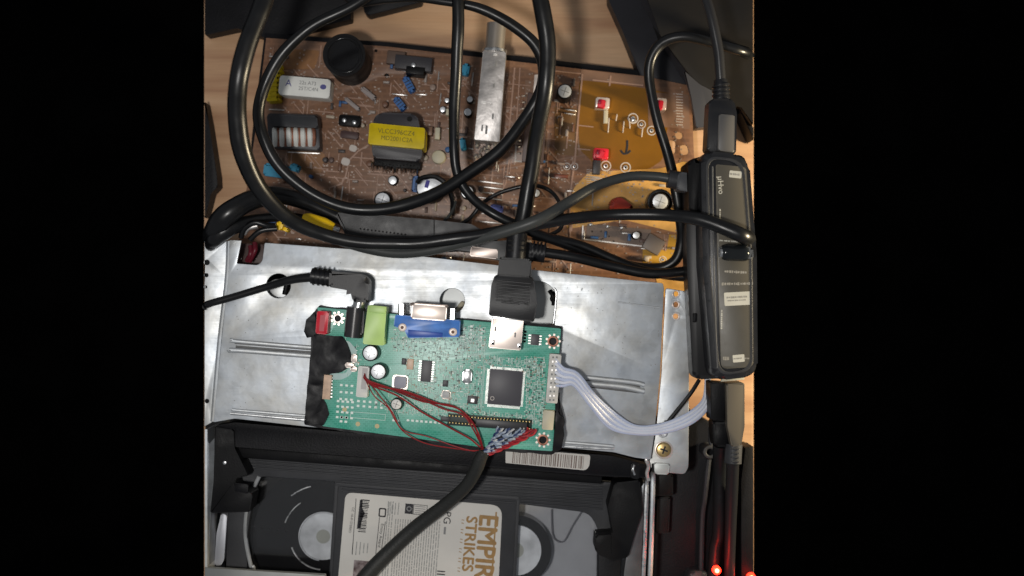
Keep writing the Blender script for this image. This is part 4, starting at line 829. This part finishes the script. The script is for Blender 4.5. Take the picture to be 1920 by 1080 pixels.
# top plug and cable
tc_ = thing('upper_plug_cable', 'black cable and boxy plug entering the top end of the media hub', 'cable', P(1355, 200, 6))
tube('cord', [(1290, -140, 6), (1312, -40, 6.4), (1332, 25, 6.6), (1346, 90, 6.5), (1350, 130, 6.4), (1352, 162, 6.3)], .24, mat('cord_black', (.02, .02, .022), .3), tc_, 14)
tube('strain_relief', [(1351, 150, 6.3), (1352, 170, 6.3), (1353, 190, 6.3)], [.3, .36, .4], plug, tc_, 14, 4)
for k in range(4): tube('relief_ring', [P(1351.5, 160 + k*8, 6.3), P(1352, 163 + k*8, 6.3)], .42, plug, tc_, 14, px=False, smooth=False)
prism('plug_body', rounded([(1330, 186), (1376, 184), (1382, 215), (1380, 288), (1340, 290), (1325, 280), (1328, 220)], [8, 10, 4, 4, 4, 4, 4]), 5.7, 6.8, plug, tc_, .12)
prism('plug_face', rounded([(1348, 214), (1378, 216), (1377, 286), (1346, 282)], 4), 6.7, 6.86, mat('plug_taupe', (.11, .105, .10), .4), tc_, .05)
# bottom plugs
bp_ = thing('lower_grey_plug', 'taupe grey plug with ribbed neck and cable leaving the bottom of the hub', 'plug', P(1378, 780, 5))
prism('plug_body', rounded([(1362, 720), (1396, 718), (1396, 800), (1390, 835), (1372, 838), (1364, 800)], 3), 5.2, 6.5, mat('plug_taupe2', (.10, .088, .07), .4), bp_, .08)
tube('strain_relief', [P(1376, 832, 5.9), P(1374, 868, 5.9)], .40, dgrey, bp_, 14, px=False, smooth=False)
for k in range(4): box('relief_rib', 1379, 842 + k*8, 14, 3, 6.0, 6.36, dgrey, bp_, 2, .03)
tube('cord', [(1374, 864, 5.9), (1372, 920, 5.2), (1370, 980, 4.6), (1368, 1060, 4.2), (1366, 1200, 4)], [.3, .3, .28, .26, .26], mat('cord_grey', (.012, .012, .013), .4, spec=.3), bp_, 14)
bq = thing('lower_black_plug', 'black plug and cable beside the taupe plug below the hub', 'plug', P(1350, 780, 5))
prism('plug_body', rounded([(1332, 716), (1360, 718), (1362, 790), (1333, 788)], 3), 4.9, 6.1, blkm, bq, .08)
prism('plug_cap', rounded([(1336, 790), (1372, 792), (1370, 838), (1340, 838)], 6), 4.9, 6.0, blkm, bq, .12)
tube('cord', [(1352, 832, 5.4), (1350, 880, 4.8), (1349, 940, 4.5), (1347, 1000, 4.2), (1340, 1040, 4), (1330, 1200, 4)], [.4, .34, .33, .3, .3, .3], mat('glossy_cord', (.006, .007, .008), .42, spec=.25, bump=.6, bscale=2.5), bq, 14)
# ================================================================ BLACK HOUSING AT LOWER RIGHT
bh = thing('black_housing', 'black plastic housing with ribs, screw boss and glowing red indicator lights', 'plastic housing', P(1320, 960, 0))
prism('base', [(1232, 870), (1300, 772), (1330, 790), (1360, 838), (1413, 840), (1413, 1290), (1215, 1290)], .02, 2.2, hous, bh, .1)
prism('raised_block', rounded([(1228, 888), (1262, 890), (1262, 930), (1226, 930)], 4), 2.0, 3.4, blkm, bh, .1); prism('raised_column', [(1233, 932), (1257, 932), (1254, 1000), (1230, 1000)], 2.0, 3.0, hous, bh, .1, 3)
curve_mesh('screw_boss', [circ(1331, 848, 13, 24), circ(1331, 848, 6, 24)], 2.2, 3.4, dgrey, bh, .05); cyl('boss_hole', 1331, 848, 6, 2.2, 2.5, hole, bh, 0, 14)
tube('rib', [(1333, 800, 3.2), (1334, 836, 3.2)], .14, dgrey, bh, 8); tube('rib', [(1329, 861, 3.2), (1322, 930, 3.0), (1316, 1000, 2.8), (1312, 1290, 2.8)], .13, dgrey, bh, 8)
prism('wall_strip', [(1395, 838), (1413, 838), (1413, 1290), (1388, 1290), (1390, 900)], 2.1, 3.6, hous, bh, .08)
prism('rounded_foot', rounded([(1290, 1072), (1330, 1070), (1332, 1200), (1285, 1200)], 14), 2.1, 3.1, dgrey, bh, .2)
ledm = mat('red_indicator', (.6, .02, .01), .3, emit=(1, .01, .004), estr=14)
ledc = mat('indicator_core', (.9, .5, .3), .3, emit=(1, .12, .05), estr=16)
def led(px, py, z, pw):
    o = cyl('indicator_light', px, py, 8, z - .3, z, ledm, bh, .1, 14); cyl('indicator_core', px, py, 4, z - .01, z + .08, ledc, o, .04, 10)
    l = bpy.data.lights.new('indicator_glow', 'POINT'); l.energy = pw; l.color = (1, .03, .01); l.shadow_soft_size = .15
    q = bpy.data.objects.new('indicator_glow', l); COL.objects.link(q); q.location = P(px, py, z + .7)
led(1345, 1071, 4.9, 120); led(1410, 1084, 4.2, 10)

# ================================================================ DARK PANELS AT THE TOP
o = prism('plastic_sheet', rounded([(384, -150), (384, 66), (445, 53), (505, 74), (658, 36), (652, -150)], 3), .02, .9, hous, None, .06); tag(o, 'flat black plastic panel in the top left corner on the table', 'panel')
o = prism('plastic_sheet', rounded([(674, -150), (682, 22), (690, 29), (790, 4), (800, -60), (800, -150)], 4), .02, .9, hous, None, .06); tag(o, 'black plastic panel right of the notch at the top edge', 'panel')
o = prism('plastic_sheet', rounded([(384, 190), (392, 232), (407, 330), (408, 350), (396, 362), (384, 410)], 3), .02, 1.0, hous, None, .06); tag(o, 'narrow dark plastic piece at the far left edge of the table', 'panel')
mo = thing('dark_casing', 'large dark grey plastic casing with a sloping lit edge in the top right corner', 'casing', P(1300, 60, 0))
prism('lower_face', rounded([(1140, -150), (1141, 0), (1168, 60), (1204, 150), (1290, 166), (1303, 240), (1340, 236), (1412, 200), (1412, -150)], 4), .02, 1.1, mat('casing_dark', (.014, .014, .018), .45, spec=.25, var=.2, scale=.4), mo, .15)
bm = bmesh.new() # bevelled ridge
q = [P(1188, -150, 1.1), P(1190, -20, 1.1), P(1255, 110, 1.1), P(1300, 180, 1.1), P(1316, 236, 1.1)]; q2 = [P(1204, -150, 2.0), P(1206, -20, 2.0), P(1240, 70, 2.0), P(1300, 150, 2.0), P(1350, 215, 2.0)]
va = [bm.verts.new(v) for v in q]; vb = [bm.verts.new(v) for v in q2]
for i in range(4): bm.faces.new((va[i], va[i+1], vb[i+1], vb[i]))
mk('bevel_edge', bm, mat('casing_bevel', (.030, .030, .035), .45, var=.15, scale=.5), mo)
prism('upper_face', rounded([(1208, -150), (1207, -20), (1240, 70), (1300, 150), (1352, 208), (1388, 198), (1412, 236), (1412, -150)], 4), .9, 2.05, mat('casing_upper', (.008, .008, .009), .5, spec=.2, col2=(.018, .015, .012), scale=.3), mo, .05)
prism('grey_facet', rounded([(1282, 132), (1312, 158), (1345, 175), (1335, 236), (1306, 240), (1296, 180)], 3), 2.0, 2.3, mat('casing_grey', (.045, .045, .052), .5), mo, .05)
prism('edge_strip', [(1382, 196), (1396, 200), (1413, 240), (1413, 262)], .02, 1.6, hous, mo, .05)

bm = bmesh.new()
for i in range(420):
    x, y = random.uniform(395, 1235), random.uniform(455, 790)
    if 565 < x < 1062 and y > 500 or y < 470 + (x-430)*.09 or x > 1180 and y > 770: continue
    if math.hypot(x-522, y-536) < 26 or math.hypot(x-848, y-564) < 27 or x > 980 and x < 1045 and y < 615 or x < 432: continue
    add_prism(bm, rect(x, y, random.uniform(.8, 2), random.uniform(.6, 1.4), random.uniform(0, 180)), ZT - .002, ZT + .012)
o = mk('dust_specks', bm, mat('dust', (.30, .29, .27), .9), deck, smooth=False); o['kind'] = 'stuff'

for o in bpy.data.objects:
    if o.parent is None and o.type in ('MESH', 'EMPTY') and o.get('label'):
        n = o.name.split('.')[0]
        g = {'thin_cable': 'thin black wires lying among the boards', 'bundle_cable': 'thick black cables leaving to the left',
             'plastic_sheet': 'black plastic panels on the table', 'tape_blob': 'black tape scraps around the green board'}.get(n)
        if g: o['group'] = g
